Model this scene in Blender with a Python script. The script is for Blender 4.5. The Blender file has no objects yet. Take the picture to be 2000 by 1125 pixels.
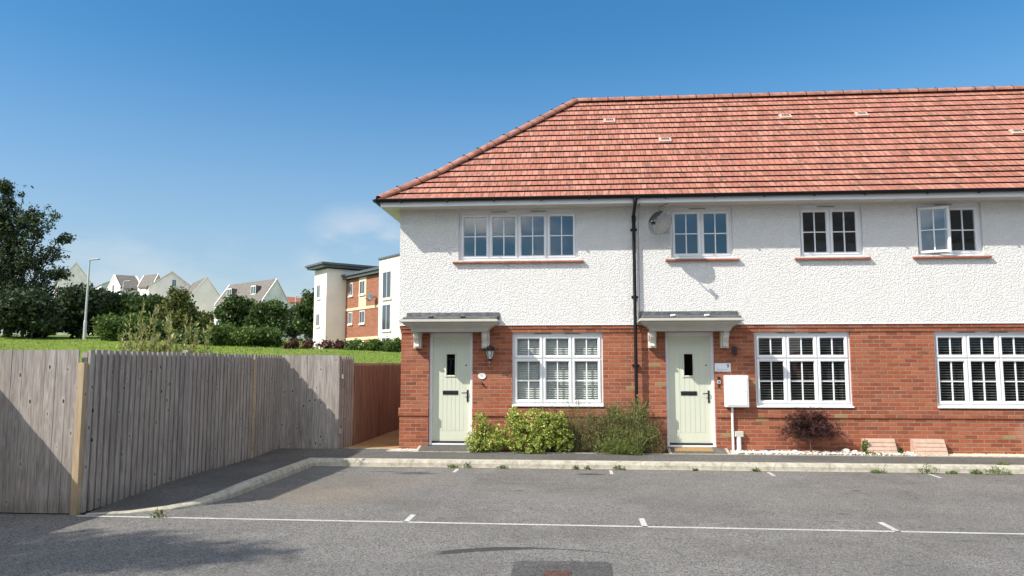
import bpy, math, random
import numpy as np
from mathutils import Vector, noise as mnoise
R_ = math.radians
rnd = random.Random(7)
SC = bpy.context.scene
COL = SC.collection

# ------------------------------------------------------------------ camera, sky, sun, exposure
CAM_H = 1.84; YAW = R_(4.65); TILT = math.atan(149/1480)
cd = bpy.data.cameras.new('camera'); cam = bpy.data.objects.new('camera', cd); COL.objects.link(cam)
cd.sensor_width = 36; cd.lens = 1480/2000*36; cd.clip_end = 3000; cd.clip_start = .05
cam.location = (0, 0, CAM_H); cam.rotation_euler = (math.pi/2+TILT, 0, YAW)
SC.camera = cam
SC.render.resolution_x = 1024; SC.render.resolution_y = 576
SUN_TO = Vector((-.82, -.50, .863)).normalized()
SC.view_settings.view_transform = 'Standard'; SC.view_settings.look = 'None'
SC.view_settings.gamma = 1; SC.view_settings.exposure = 0.83
SUN_ELEV = math.asin(SUN_TO.z); SUN_AZ = math.atan2(SUN_TO.x, SUN_TO.y)
w = bpy.data.worlds.new('World'); SC.world = w; w.use_nodes = True
wt = w.node_tree; wt.nodes.clear()
def wn(t, **k):
    n = wt.nodes.new(t)
    for a, b in k.items(): setattr(n, a, b)
    return n
sky = wn('ShaderNodeTexSky', sky_type='NISHITA', sun_disc=False, sun_elevation=SUN_ELEV, sun_rotation=SUN_AZ,
         altitude=50, air_density=1.0, dust_density=.3, ozone_density=3.0)
hs = wn('ShaderNodeHueSaturation'); hs.inputs['Hue'].default_value = .493; hs.inputs['Saturation'].default_value = 1.3; hs.inputs['Value'].default_value = .92
wt.links.new(sky.outputs[0], hs.inputs['Color'])
tc = wn('ShaderNodeTexCoord'); sep = wn('ShaderNodeSeparateXYZ'); wt.links.new(tc.outputs['Generated'], sep.inputs[0])
def wm(op, a, b=None):
    n = wn('ShaderNodeMath', operation=op)
    for i, v in enumerate((a, b)):
        if v is None: continue
        if isinstance(v, (int, float)): n.inputs[i].default_value = v
        else: wt.links.new(v, n.inputs[i])
    return n.outputs[0]
def wr(v, a, b, c=0, d=1):
    n = wn('ShaderNodeMapRange'); n.interpolation_type = 'SMOOTHSTEP'
    wt.links.new(v, n.inputs[0])
    for i, q in enumerate((a, b, c, d)): n.inputs[1+i].default_value = q
    return n.outputs[0]
mp = wn('ShaderNodeMapping'); mp.inputs['Scale'].default_value = (1, 1, 2.6); wt.links.new(tc.outputs['Generated'], mp.inputs[0])
cl = wn('ShaderNodeTexNoise'); cl.inputs['Scale'].default_value = 3.2; cl.inputs['Detail'].default_value = 7; cl.inputs['Roughness'].default_value = .58
wt.links.new(mp.outputs[0], cl.inputs['Vector'])
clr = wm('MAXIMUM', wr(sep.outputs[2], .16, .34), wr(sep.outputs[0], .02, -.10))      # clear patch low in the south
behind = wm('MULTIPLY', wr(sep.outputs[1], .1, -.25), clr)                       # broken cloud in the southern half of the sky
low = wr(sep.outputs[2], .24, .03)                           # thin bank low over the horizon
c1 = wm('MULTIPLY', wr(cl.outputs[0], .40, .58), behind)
c2 = wm('MULTIPLY', wr(cl.outputs[0], .44, .66), wm('MULTIPLY', low, .50))
_cv = Vector((-.272, .95, .128)).normalized()
vd_ = wn('ShaderNodeVectorMath', operation='DOT_PRODUCT'); wt.links.new(tc.outputs['Generated'], vd_.inputs[0]); vd_.inputs[1].default_value = _cv
cn2 = wn('ShaderNodeTexNoise'); cn2.inputs['Scale'].default_value = 11; cn2.inputs['Detail'].default_value = 7; wt.links.new(mp.outputs[0], cn2.inputs['Vector'])
puff = wm('MULTIPLY', wr(vd_.outputs['Value'], .9955, .9998), wr(cn2.outputs[0], .40, .68))
c2 = wm('MAXIMUM', c2, wm('MULTIPLY', puff, .48))
hz_ = wn('ShaderNodeMixRGB'); wt.links.new(wm('MULTIPLY', wm('MULTIPLY', wr(sep.outputs[2], .42, .0), .66), wr(sep.outputs[1], -.35, .1)), hz_.inputs[0]); wt.links.new(hs.outputs[0], hz_.inputs[1]); hz_.inputs[2].default_value = (2.55, 3.0, 3.5, 1)
mx = wn('ShaderNodeMixRGB'); wt.links.new(wm('MAXIMUM', c2, 0.), mx.inputs[0]); wt.links.new(hz_.outputs[0], mx.inputs[1]); mx.inputs[2].default_value = (4.6, 4.7, 4.8, 1)
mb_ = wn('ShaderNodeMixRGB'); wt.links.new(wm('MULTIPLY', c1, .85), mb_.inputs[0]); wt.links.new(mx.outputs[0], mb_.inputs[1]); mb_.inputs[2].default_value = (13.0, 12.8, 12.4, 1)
bg = wn('ShaderNodeBackground'); bg.inputs[1].default_value = .10
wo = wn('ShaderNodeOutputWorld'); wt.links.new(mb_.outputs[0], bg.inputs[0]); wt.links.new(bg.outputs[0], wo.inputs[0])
sl = bpy.data.lights.new('sun', 'SUN'); sl.energy = 3.6; sl.angle = R_(.53); sl.color = (1, .95, .865)
so = bpy.data.objects.new('sun', sl); COL.objects.link(so); so.rotation_euler = SUN_TO.to_track_quat('Z', 'Y').to_euler(); so.location = (-20, -12, 30)

# ------------------------------------------------------------------ pixel -> point helper for the far background (real distances)
_F = Vector((-math.sin(YAW)*math.cos(TILT), math.cos(YAW)*math.cos(TILT), math.sin(TILT)))
_R = Vector((math.cos(YAW), math.sin(YAW), 0)); _U = _R.cross(_F)
def P(px, py, Z):
    d = _F*1480+_R*(px-1000)-_U*(py-562.5)
    return Vector((0, 0, CAM_H))+d*(Z/1480)

# ------------------------------------------------------------------ materials
class T:
    def __init__(s, name):
        s.m = bpy.data.materials.new(name); s.m.use_nodes = True; s.t = s.m.node_tree; s.t.nodes.clear()
        s.out = s.n('ShaderNodeOutputMaterial'); g = s.n('ShaderNodeNewGeometry'); s.g = g
        s.pos = g.outputs['Position']; s.island = g.outputs['Random Per Island']
    def n(s, t, **k):
        n = s.t.nodes.new(t)
        for a, b in k.items(): setattr(n, a, b)
        return n
    def lk(s, a, b): s.t.links.new(a, b)
    def put(s, v, i):
        if v is None: return
        if isinstance(v, (int, float)): i.default_value = v
        elif isinstance(v, tuple): i.default_value = v if len(v) == len(i.default_value) else v+(1,)
        else: s.lk(v, i)
    def ma(s, op, a, b=None, c=None, clamp=False):
        n = s.n('ShaderNodeMath', operation=op, use_clamp=clamp)
        for i, v in enumerate((a, b, c)): s.put(v, n.inputs[i])
        return n.outputs[0]
    def xyz(s, v=None):
        n = s.n('ShaderNodeSeparateXYZ'); s.lk(v or s.pos, n.inputs[0]); return n.outputs
    def comb(s, x, y, z=0.):
        n = s.n('ShaderNodeCombineXYZ')
        for i, v in enumerate((x, y, z)): s.put(v, n.inputs[i])
        return n.outputs[0]
    def rg(s, v, a, b, c=0., d=1., smooth=True):
        n = s.n('ShaderNodeMapRange'); n.interpolation_type = 'SMOOTHSTEP' if smooth else 'LINEAR'
        s.lk(v, n.inputs[0])
        for i, q in enumerate((a, b, c, d)): n.inputs[1+i].default_value = q
        return n.outputs[0]
    def noise(s, scale, vec=None, detail=3., rough=.5, st=None, dist=0.):
        n = s.n('ShaderNodeTexNoise'); v = vec or s.pos
        if st:
            m = s.n('ShaderNodeMapping'); m.inputs['Scale'].default_value = st; s.lk(v, m.inputs[0]); v = m.outputs[0]
        s.lk(v, n.inputs['Vector']); n.inputs['Scale'].default_value = scale; n.inputs['Detail'].default_value = detail
        n.inputs['Roughness'].default_value = rough; n.inputs['Distortion'].default_value = dist
        return n.outputs[0]
    def white(s, vec):
        n = s.n('ShaderNodeTexWhiteNoise', noise_dimensions='3D'); s.lk(vec, n.inputs[0]); return n.outputs[0]
    def voro(s, scale, vec=None, feat='F1', out='Distance', st=None):
        n = s.n('ShaderNodeTexVoronoi', feature=feat); v = vec or s.pos
        if st:
            m = s.n('ShaderNodeMapping'); m.inputs['Scale'].default_value = st; s.lk(v, m.inputs[0]); v = m.outputs[0]
        s.lk(v, n.inputs['Vector']); n.inputs['Scale'].default_value = scale; return n.outputs[out]
    def mix(s, f, a, b, mode='MIX'):
        n = s.n('ShaderNodeMixRGB', blend_type=mode); s.put(f, n.inputs[0]); s.put(a, n.inputs[1]); s.put(b, n.inputs[2]); return n.outputs[0]
    def ramp(s, v, stops, interp='LINEAR'):
        n = s.n('ShaderNodeValToRGB'); r = n.color_ramp; r.interpolation = interp
        while len(r.elements) < len(stops): r.elements.new(.5)
        for e, (p, c) in zip(r.elements, stops): e.position = p; e.color = c+(1,)
        s.lk(v, n.inputs[0]); return n.outputs[0]
    def bump(s, h, strength=.5, dist=.01, prev=None):
        n = s.n('ShaderNodeBump'); n.inputs['Strength'].default_value = strength; n.inputs['Distance'].default_value = dist
        s.lk(h, n.inputs['Height'])
        if prev: s.lk(prev, n.inputs['Normal'])
        return n.outputs[0]
    def bsdf(s, col, rough=.7, normal=None, metal=0., spec=.3, finish=True, **k):
        n = s.n('ShaderNodeBsdfPrincipled'); s.put(col, n.inputs['Base Color']); s.put(rough, n.inputs['Roughness'])
        n.inputs['Metallic'].default_value = metal; n.inputs['Specular IOR Level'].default_value = spec
        for a, b in k.items(): s.put(b, n.inputs[a])
        if normal: s.lk(normal, n.inputs['Normal'])
        if finish: s.lk(n.outputs[0], s.out.inputs[0])
        return n.outputs[0]
def simple(name, col, rough=.5, var=.06, scale=8., spec=.3, metal=0., bump=0.):
    t = T(name); nz = t.noise(scale, detail=5)
    c = t.mix(t.rg(nz, .3, .7), tuple(max(0, v*(1-var)) for v in col), tuple(min(1, v*(1+var)) for v in col))
    nm = t.bump(t.noise(scale*12), .4, bump) if bump else None
    t.bsdf(c, rough, nm, metal, spec); return t.m

def facade_uv(t):
    x, y, z = t.xyz(); nn = t.n('ShaderNodeSeparateXYZ'); t.lk(t.g.outputs['True Normal'], nn.inputs[0])
    f = t.ma('GREATER_THAN', t.ma('ABSOLUTE', nn.outputs[0]), .7)
    u = t.ma('ADD', t.ma('MULTIPLY', x, t.ma('SUBTRACT', 1., f)), t.ma('MULTIPLY', y, f))
    return u, z
def brick_mat(name='brick_masonry', cols=None, mortar=(.37, .235, .165), off=2.62, bw=.225, bh=.075, uv=None, buff=True):
    t = T(name); u, v = uv(t) if uv else facade_uv(t)
    w1 = t.noise(26, detail=2); w2 = t.noise(31, st=(1, 1, 1.3), detail=2)
    u = t.ma('ADD', u, t.ma('MULTIPLY', t.ma('SUBTRACT', w1, .5), .012)); v = t.ma('ADD', v, t.ma('MULTIPLY', t.ma('SUBTRACT', w2, .5), .008))
    rv = t.ma('DIVIDE', t.ma('SUBTRACT', v, off), bh); row = t.ma('FLOOR', rv)
    bu = t.ma('ADD', t.ma('DIVIDE', u, bw), t.ma('MULTIPLY', t.ma('FLOORED_MODULO', row, 2.), .5)); colm = t.ma('FLOOR', bu)
    fu = t.ma('MULTIPLY', t.ma('FRACT', bu), bw); fv = t.ma('MULTIPLY', t.ma('FRACT', rv), bh)
    e = t.ma('MINIMUM', t.ma('MINIMUM', fu, t.ma('SUBTRACT', bw, fu)), t.ma('MINIMUM', fv, t.ma('SUBTRACT', bh, fv)))
    face = t.rg(e, .0035, .0085)
    idn = t.white(t.comb(colm, row, 1.)); id2 = t.white(t.comb(colm, row, 5.))
    stops = cols or [(0., (.215, .066, .038)), (.25, (.290, .082, .043)), (.5, (.335, .100, .050)), (.8, (.375, .126, .066)), (1., (.305, .113, .062))]
    c = t.ramp(idn, stops)
    if buff:
        c = t.mix(t.rg(id2, .987, .989, smooth=False), c, (.30, .22, .10))
        c = t.mix(t.ma('MULTIPLY', t.rg(t.white(t.comb(colm, row, 9.)), .93, .94), .5), c, (.16, .07, .045))
    c = t.mix(t.ma('MULTIPLY', t.rg(t.noise(60, detail=4, st=(1, 1, 3)), .45, .75), .40), c, (.20, .065, .035))
    c = t.mix(t.ma('MULTIPLY', t.rg(t.noise(35, detail=4), .58, .8), .3), c, (.62, .30, .18))
    halo = t.ma('MULTIPLY', t.rg(e, .018, .008), t.rg(t.noise(12, detail=3), .4, .65)); c = t.mix(t.ma('MULTIPLY', halo, .28), c, (.50, .27, .18))
    stain = t.noise(1.1, detail=5)
    mc = t.mix(t.rg(t.noise(5), .3, .7), mortar, tuple(m*.72 for m in mortar))
    col = t.mix(face, mc, c)
    col = t.mix(t.ma('MULTIPLY', t.rg(stain, .62, .8), .22), col, (.62, .48, .4))
    h = t.ma('ADD', t.ma('MULTIPLY', face, .8), t.ma('MULTIPLY', t.noise(90, detail=5), .45))
    t.bsdf(col, .85, t.bump(h, .9, .009), spec=.2); return t.m
M = {}
M['brick'] = brick_mat()
def stucco():
    t = T('white_roughcast_render')
    a = t.noise(43, detail=2, rough=.5, st=(1, 1, 1.15), dist=.3); b = t.noise(95, detail=2)
    h = t.ma('ADD', t.rg(a, .36, .66), t.ma('MULTIPLY', b, .3))
    z = t.xyz()[2]
    st = t.noise(1.3, st=(3, 3, .5), detail=5)
    c = t.mix(t.ma('MULTIPLY', t.rg(st, .5, .8), .25), (.80, .785, .76), (.67, .65, .615))
    rs = t.noise(6, st=(3.2, 3.2, .22), detail=5, rough=.7); c = t.mix(t.ma('MULTIPLY', t.rg(rs, .56, .74), .12), c, (.42, .41, .37))
    c = t.mix(t.ma('MULTIPLY', t.rg(a, .48, .36), .30), c, (.6, .585, .56))
    t.bsdf(c, .9, t.bump(h, 1., .0118), spec=.15); return t.m
M['render'] = stucco()
def tiles():
    t = T('red_concrete_roof_tiles'); uvn = t.n('ShaderNodeUVMap'); x, y, _ = t.xyz(uvn.outputs[0])
    row = t.ma('FLOOR', y); fr = t.ma('FRACT', y)
    tu = t.ma('ADD', t.ma('DIVIDE', x, .118), t.ma('MULTIPLY', t.ma('FLOORED_MODULO', row, 2.), .5)); c0 = t.ma('FLOOR', tu); f0 = t.ma('FRACT', tu)
    idn = t.white(t.comb(c0, row, 2.)); id2 = t.white(t.comb(c0, row, 7.))
    base = t.ramp(idn, [(0, (.35, .132, .092)), (.3, (.41, .162, .115)), (.6, (.44, .183, .13)), (.85, (.48, .225, .16)), (1, (.38, .152, .108))])
    # through-colour flashing: dark drifts running down part of a tile
    sx = t.noise(17, vec=t.comb(x, t.ma('MULTIPLY', y, .06), t.ma('MULTIPLY', row, .31)), detail=3, rough=.7)
    dk = t.ma('MULTIPLY', t.rg(sx, .47, .60), t.rg(id2, .1, .6))
    col = t.mix(t.ma('MULTIPLY', dk, .72), base, (.14, .085, .065))
    col = t.mix(t.ma('MULTIPLY', t.rg(t.noise(1.2, detail=4), .45, .75), .30), col, (.36, .12, .07))
    jt = t.ma('MINIMUM', f0, t.ma('SUBTRACT', 1., f0)); joint = t.rg(jt, .03, .10)
    col = t.mix(t.ma('MULTIPLY', t.ma('SUBTRACT', 1., joint), .7), col, (.14, .065, .048))
    lich = t.ma('MULTIPLY', t.rg(t.noise(30, detail=5), .62, .75), .25); col = t.mix(lich, col, (.5, .38, .28))
    h = t.ma('ADD', joint, t.ma('MULTIPLY', t.noise(120), .3))
    t.bsdf(col, .78, t.bump(h, .6, .006), spec=.25); return t.m
M['tiles'] = tiles()
M['tile_lip_shade'] = simple('tile_underside_shade', (.018, .013, .012), .95, spec=.05)  # near-black: shade under the tile lips put into the colour
M['ridge'] = simple('terracotta_ridge_caps', (.34, .15, .105), .75, .3, 6, bump=.003)
M['mortar_dark'] = simple('dark_ridge_union', (.02, .018, .018), .6)
M['pvc'] = simple('white_upvc', (.78, .79, .80), .32, .02, 3, spec=.45)
M['hood'] = simple('shaded_moulding', (.46, .44, .385), .5, .06, 4, spec=.3)  # canopy copy of the off-white moulding, weaker sunlight put into its colour
M['cream_trim'] = simple('off_white_moulding', (.60, .575, .51), .45, .04, 4, spec=.35)
M['black'] = simple('black_plastic', (.008, .008, .009), .5, .2, 5, spec=.25)
M['gun'] = simple('black_ironmongery', (.016, .016, .018), .3, .1, 30, spec=.6)
M['sage'] = simple('pale_sage_door_paint', (.615, .64, .515), .42, .02, 2, spec=.35)
M['sill_tile'] = brick_mat('terracotta_sill_tiles', [(0, (.34, .115, .07)), (.5, (.40, .14, .085)), (1, (.30, .10, .06))], (.24, .12, .08), 3.8, .165, .5, buff=False)
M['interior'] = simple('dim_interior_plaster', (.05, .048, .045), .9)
M['carpet'] = simple('dark_carpet', (.05, .045, .04), 1)
M['slat_dim'] = simple('dark_blind_slats', (.26, .26, .25), .5, .05, 3)
M['slat'] = simple('white_blind_slats', (.74, .73, .69), .5, .05, 3)
M['rubber'] = simple('dark_threshold', (.03, .03, .035), .5)
M['concrete'] = None
def lead():
    t = T('weathered_lead'); n = t.noise(14, detail=6, rough=.7); c = t.ramp(n, [(.3, (.045, .047, .052)), (.5, (.075, .078, .085)), (.68, (.16, .165, .17))])
    t.bsdf(c, .55, t.bump(n, .5, .006), metal=.0, spec=.5); return t.m
M['lead'] = lead()
def glass(name, fac, tint):
    t = T(name); tr = t.n('ShaderNodeBsdfTransparent'); tr.inputs[0].default_value = tint+(1,)
    gl = t.n('ShaderNodeBsdfGlossy'); gl.inputs['Roughness'].default_value = .0; gl.inputs[0].default_value = (.92, .96, 1, 1)
    t.lk(t.bump(t.noise(1.6, detail=1), .12, .02), gl.inputs['Normal'])
    dp = t.n('ShaderNodeVectorMath', operation='DOT_PRODUCT'); t.lk(t.g.outputs['True Normal'], dp.inputs[0]); t.lk(t.g.outputs['Incoming'], dp.inputs[1])
    gr = t.ma('POWER', t.ma('SUBTRACT', 1., t.ma('ABSOLUTE', dp.outputs['Value'])), 5.)
    f = t.ma('ADD', fac, gr, clamp=True)
    mx = t.n('ShaderNodeMixShader'); t.lk(f, mx.inputs[0]); t.lk(tr.outputs[0], mx.inputs[1]); t.lk(gl.outputs[0], mx.inputs[2]); t.lk(mx.outputs[0], t.out.inputs[0]); return t.m
M['glass'] = glass('window_glass', .13, (.80, .84, .83))
M['glass_low'] = glass('clear_window_glass', .07, (.86, .9, .88))
M['glass_dark'] = glass('tinted_door_glass', .05, (.12, .12, .13))
M['far_glass'] = simple('distant_window_glass', (.06, .075, .09), .08, .1, 1, spec=.8)
def asphalt(name, lo, hi, stains=False, speck=1., seed=0.):
    t = T(name); x, y, z = t.xyz()
    f1 = t.voro(85, out='Color'); fs = t.xyz(f1)[0]; f2 = t.noise(210, detail=2)
    n1 = t.noise(.55, detail=6, rough=.6); n2 = t.noise(3.1, detail=5)
    v = t.ma('ADD', t.ma('MULTIPLY', fs, .55), t.ma('MULTIPLY', f2, .45))
    mid = tuple((a+b)/2 for a, b in zip(lo, hi))
    c = t.ramp(v, [(.20, tuple(k*.35 for k in lo)), (.40, lo), (.58, mid), (.78, hi), (.93, tuple(k*2.1 for k in hi))])
    c = t.mix(1-speck, c, mid) if speck < 1 else c
    c = t.mix(t.ma('MULTIPLY', t.rg(n1, .42, .62), .38), c, tuple(k*.72 for k in lo))
    c = t.mix(t.ma('MULTIPLY', t.rg(n2, .52, .75), .18), c, tuple(k*1.25 for k in hi))
    rough = .88
    if stains:
        wob = t.ma('SUBTRACT', t.noise(2.2, detail=5, rough=.65), .5); wob2 = t.ma('SUBTRACT', t.noise(9, detail=4), .5)
        def ell(cx, cy, rx, ry, soft=.5, k=1.2):
            a = t.ma('DIVIDE', t.ma('SUBTRACT', x, cx), rx); b = t.ma('DIVIDE', t.ma('SUBTRACT', y, cy), ry)
            d = t.ma('SQRT', t.ma('ADD', t.ma('MULTIPLY', a, a), t.ma('MULTIPLY', b, b)))
            return t.rg(t.ma('ADD', d, t.ma('MULTIPLY', wob, k)), 1., 1.-soft)
        for cx, cy, rx, ry, st, colr in ((-3.5, 10.8, 1.5, 1.3, .38, (.24, .185, .13)), (-3.0, 12.1, 1.6, .8, .25, (.22, .17, .12)), (3.5, 11.4, 4., 1.3, .15, (.17, .155, .14)), (-.4, 10.8, 1.2, .8, .22, (.21, .20, .185))):
            c = t.mix(t.ma('MULTIPLY', ell(cx, cy, rx, ry, .8), st), c, colr)
        for cx, cy, rx, ry, st in ((-2.70, 12.95, .50, .20, .62), (-3.2, 13.1, .5, .08, .5), (.27, 13.05, .34, .16, .75), (-.95, 12.0, .16, .05, .7), (-.8, 11.3, .07, .06, .7), (4.1, 11.7, .1, .1, .6), (3.3, 9.9, .09, .05, .7), (3.0, 9.4, .12, .04, .7), (5.6, 9.6, .3, .04, .5), (-1.0, 9.8, .4, .05, .2)):
            c = t.mix(t.ma('MULTIPLY', ell(cx, cy, rx, ry, .7, .9), st), c, (.035, .028, .022))
        # curved damp tyre streak in the near lane
        yc = t.ma('ADD', 7.83, t.ma('MULTIPLY', t.ma('POWER', t.ma('SUBTRACT', x, -.35), 2.), -.28))
        yc = t.ma('ADD', yc, t.ma('MULTIPLY', wob2, .05))
        dd = t.ma('ABSOLUTE', t.ma('SUBTRACT', y, yc))
        wd = t.ma('ADD', .012, t.ma('MULTIPLY', t.rg(x, -.1, -.9), .065)); inside = t.rg(t.ma('SUBTRACT', dd, wd), .012, -.004)
        win = t.ma('MULTIPLY', t.rg(x, -1.40, -1.28), t.rg(t.ma('ADD', x, t.ma('MULTIPLY', wob, 1.6)), .9, .1))
        c = t.mix(t.ma('MULTIPLY', t.ma('MULTIPLY', inside, win), .78), c, (.03, .03, .03))
        cr = t.voro(.42, feat='DISTANCE_TO_EDGE', vec=t.comb(t.ma('ADD', x, t.ma('MULTIPLY', wob, 1.2)), t.ma('ADD', y, t.ma('MULTIPLY', wob2, .25)), 0.)); c = t.mix(t.ma('MULTIPLY', t.ma('MULTIPLY', t.rg(cr, .006, .0015), t.rg(n1, .52, .6)), .55), c, (.04, .038, .035))
        # worn edge along the bay line joint
        sm = t.ma('ABSOLUTE', t.ma('SUBTRACT', y, 9.45)); c = t.mix(t.ma('MULTIPLY', t.rg(t.ma('ADD', sm, t.ma('MULTIPLY', wob, .5)), .35, 0.), .14), c, (.2, .18, .16))
    h = t.ma('ADD', fs, f2)
    t.bsdf(c, rough, t.bump(h, .65, .004), spec=.2); return t.m
M['asphalt'] = asphalt('car_park_asphalt', (.138, .130, .120), (.285, .271, .253), True)
M['pave'] = asphalt('footway_asphalt', (.092, .087, .082), (.20, .19, .178), speck=.8)
M['patch'] = asphalt('patched_asphalt', (.075, .073, .070), (.165, .158, .15))
def concrete():
    t = T('kerb_concrete'); x, y, z = t.xyz()
    n = t.noise(7, detail=6, rough=.65); n2 = t.noise(130)
    c = t.ramp(n, [(.3, (.28, .255, .20)), (.5, (.42, .39, .32)), (.7, (.50, .47, .40))])
    c = t.mix(t.ma('MULTIPLY', t.rg(t.noise(16, detail=5), .5, .68), .35), c, (.19, .18, .10))
    j = t.ma('ABSOLUTE', t.ma('SUBTRACT', t.ma('FRACT', t.ma('DIVIDE', t.ma('ADD', t.ma('SUBTRACT', x, y), .2), .915)), .5)); c = t.mix(t.ma('MULTIPLY', t.rg(j, .494, .498), .7), c, (.10, .09, .07))
    t.bsdf(c, .9, t.bump(n2, .4, .003), spec=.2); return t.m
M['concrete'] = concrete()
M['paint'] = None
def roadpaint():
    t = T('worn_white_road_paint'); n = t.noise(40, detail=6, rough=.75); n2 = t.noise(1.4, detail=4)
    c = t.mix(t.rg(n, .44, .66), (.58, .57, .54), (.24, .23, .215)); c = t.mix(t.ma('MULTIPLY', t.rg(n2, .5, .7), .3), c, (.3, .29, .28))
    t.bsdf(c, .8, t.bump(n, .4, .002)); return t.m
M['paint'] = roadpaint()
def wood(name, stops, knots=.8, axis_y=False, wet=0.):
    t = T(name); x, y, z = t.xyz(); off = t.ma('MULTIPLY', t.island, 37.)
    v = t.comb(t.ma('ADD', x, off), y, t.ma('ADD', z, off))
    g = t.noise(16, vec=v, st=(2.2, 2.2, .16), detail=6, rough=.65, dist=.6)
    g2 = t.noise(70, vec=v, st=(1.5, 1.5, .06), detail=3)
    c = t.ramp(t.ma('ADD', t.ma('MULTIPLY', g, .75), t.ma('MULTIPLY', g2, .25)), stops)
    c = t.mix(1., c, t.ramp(t.island, [(0, (.78, .76, .76)), (.5, (1, 1, 1)), (1, (.9, .87, .85))]), 'MULTIPLY')
    vd = t.voro(4.6, vec=v, st=(1.9, 1.9, .9)); vc = t.xyz(t.voro(4.6, vec=v, out='Color', st=(1.9, 1.9, .9)))[0]
    k = t.ma('MULTIPLY', t.rg(vd, .15, .07), t.rg(vc, .22, .27)); halo = t.ma('MULTIPLY', t.rg(vd, .34, .14), t.rg(vc, .22, .27))
    c = t.mix(t.ma('MULTIPLY', halo, .35*knots), c, stops[-1][1]); c = t.mix(t.ma('MULTIPLY', k, knots), c, (.035, .028, .024))
    big = t.noise(.9, detail=4, st=(1.5, 1.5, .6)); c = t.mix(t.ma('MULTIPLY', t.rg(big, .45, .7), .3), c, tuple(q*.6 for q in stops[0][1]))
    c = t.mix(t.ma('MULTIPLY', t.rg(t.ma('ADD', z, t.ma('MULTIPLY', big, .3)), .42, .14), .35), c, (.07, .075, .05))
    t.bsdf(c, .85, t.bump(t.ma('ADD', g, t.ma('MULTIPLY', g2, .6)), .6, .004), spec=.2); return t.m
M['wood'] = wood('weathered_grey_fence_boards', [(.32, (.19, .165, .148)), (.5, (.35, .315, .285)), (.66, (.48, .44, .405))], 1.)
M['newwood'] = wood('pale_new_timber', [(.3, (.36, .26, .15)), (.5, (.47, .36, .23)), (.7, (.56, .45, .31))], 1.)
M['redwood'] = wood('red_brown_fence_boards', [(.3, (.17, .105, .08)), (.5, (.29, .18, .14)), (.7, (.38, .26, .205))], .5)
def grass():
    t = T('mown_grass'); n = t.noise(.35, detail=6, rough=.65); n2 = t.noise(5, detail=5, st=(1, .5, 1)); n3 = t.noise(.12, detail=3, st=(1, 3, 1))
    c = t.ramp(t.ma('ADD', t.ma('MULTIPLY', n, .5), t.ma('MULTIPLY', n2, .5)), [(.32, (.125, .19, .027)), (.5, (.20, .28, .045)), (.68, (.29, .35, .075))])
    c = t.mix(t.ma('MULTIPLY', t.rg(n3, .5, .7), .3), c, (.20, .22, .07))
    t.bsdf(c, .9, t.bump(t.ma('ADD', n2, t.noise(30, detail=4)), 1., .10), spec=.1); return t.m
M['grass'] = grass()
def leaf(name, stops, transl=.3, rough=.55, clump=.5, cs=1.2):
    t = T(name); c = t.ramp(t.island, stops)
    c = t.mix(t.ma('MULTIPLY', t.rg(t.noise(cs, detail=3), .42, .62), clump), c, tuple(q*.5 for q in stops[0][1]))
    p = t.bsdf(c, rough, spec=.25, finish=False); tr = t.n('ShaderNodeBsdfTranslucent'); t.lk(c, tr.inputs[0])
    mx = t.n('ShaderNodeMixShader'); mx.inputs[0].default_value = transl; t.lk(p, mx.inputs[1]); t.lk(tr.outputs[0], mx.inputs[2]); t.lk(mx.outputs[0], t.out.inputs[0]); return t.m
M['bark'] = simple('bark', (.09, .07, .055), .95, .3, 9, bump=.01)
M['stem'] = simple('green_stem', (.16, .15, .07), .8, .2, 9)
M['lf_dark'] = leaf('dark_tree_leaves', [(0, (0.0242, 0.0414, 0.0193)), (0.5, (0.0483, 0.0776, 0.0354)), (0.85, (0.0949, 0.1346, 0.0612)), (1, (0.1725, 0.2156, 0.0966))], .25)
M['lf_mid'] = leaf('mid_green_leaves', [(0, (0.0375, 0.0656, 0.0216)), (0.5, (0.075, 0.1313, 0.036)), (0.85, (0.1313, 0.1969, 0.054)), (1, (0.2063, 0.2438, 0.09))])
M['lf_bright'] = leaf('bright_green_leaves', [(0, (0.0486, 0.0822, 0.02)), (0.5, (0.0972, 0.1644, 0.0358)), (0.85, (0.162, 0.2392, 0.0501)), (1, (0.2268, 0.299, 0.0858))])
M['lf_olive'] = leaf('olive_yellow_leaves', [(0, (0.06, 0.084, 0.024)), (0.5, (0.12, 0.156, 0.036)), (1, (0.264, 0.24, 0.072))])
M['lf_red'] = leaf('red_purple_leaves', [(0, (0.039, 0.018, 0.0144)), (0.5, (0.104, 0.039, 0.0312)), (1, (0.221, 0.105, 0.072))])
M['lf_varieg'] = leaf('gold_variegated_leaves', [(0, (0.115, 0.1792, 0.03)), (0.3, (0.253, 0.3584, 0.05)), (0.6, (0.5175, 0.5824, 0.12)), (0.85, (0.759, 0.7616, 0.24)), (1, (0.897, 0.8736, 0.42))], .3, .4, .35, 7)
M['lf_rose'] = leaf('grey_green_needles', [(0, (0.1015, 0.1215, 0.036)), (0.4, (0.203, 0.2295, 0.072)), (0.8, (0.319, 0.324, 0.132)), (1, (0.435, 0.405, 0.216))], .2, .6, .35, 6)
M['lf_rosebright'] = leaf('fresh_green_needles', [(0, (0.108, 0.156, 0.033)), (0.5, (0.2025, 0.276, 0.055)), (1, (0.351, 0.396, 0.121))], .2, .6, .35, 6)
M['lf_brown'] = leaf('dry_brown_foliage', [(0, (0.117, 0.0715, 0.039)), (0.5, (0.247, 0.156, 0.078)), (0.8, (0.338, 0.247, 0.117)), (1, (0.208, 0.234, 0.091))], .15, .7, .3, 6)
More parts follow.
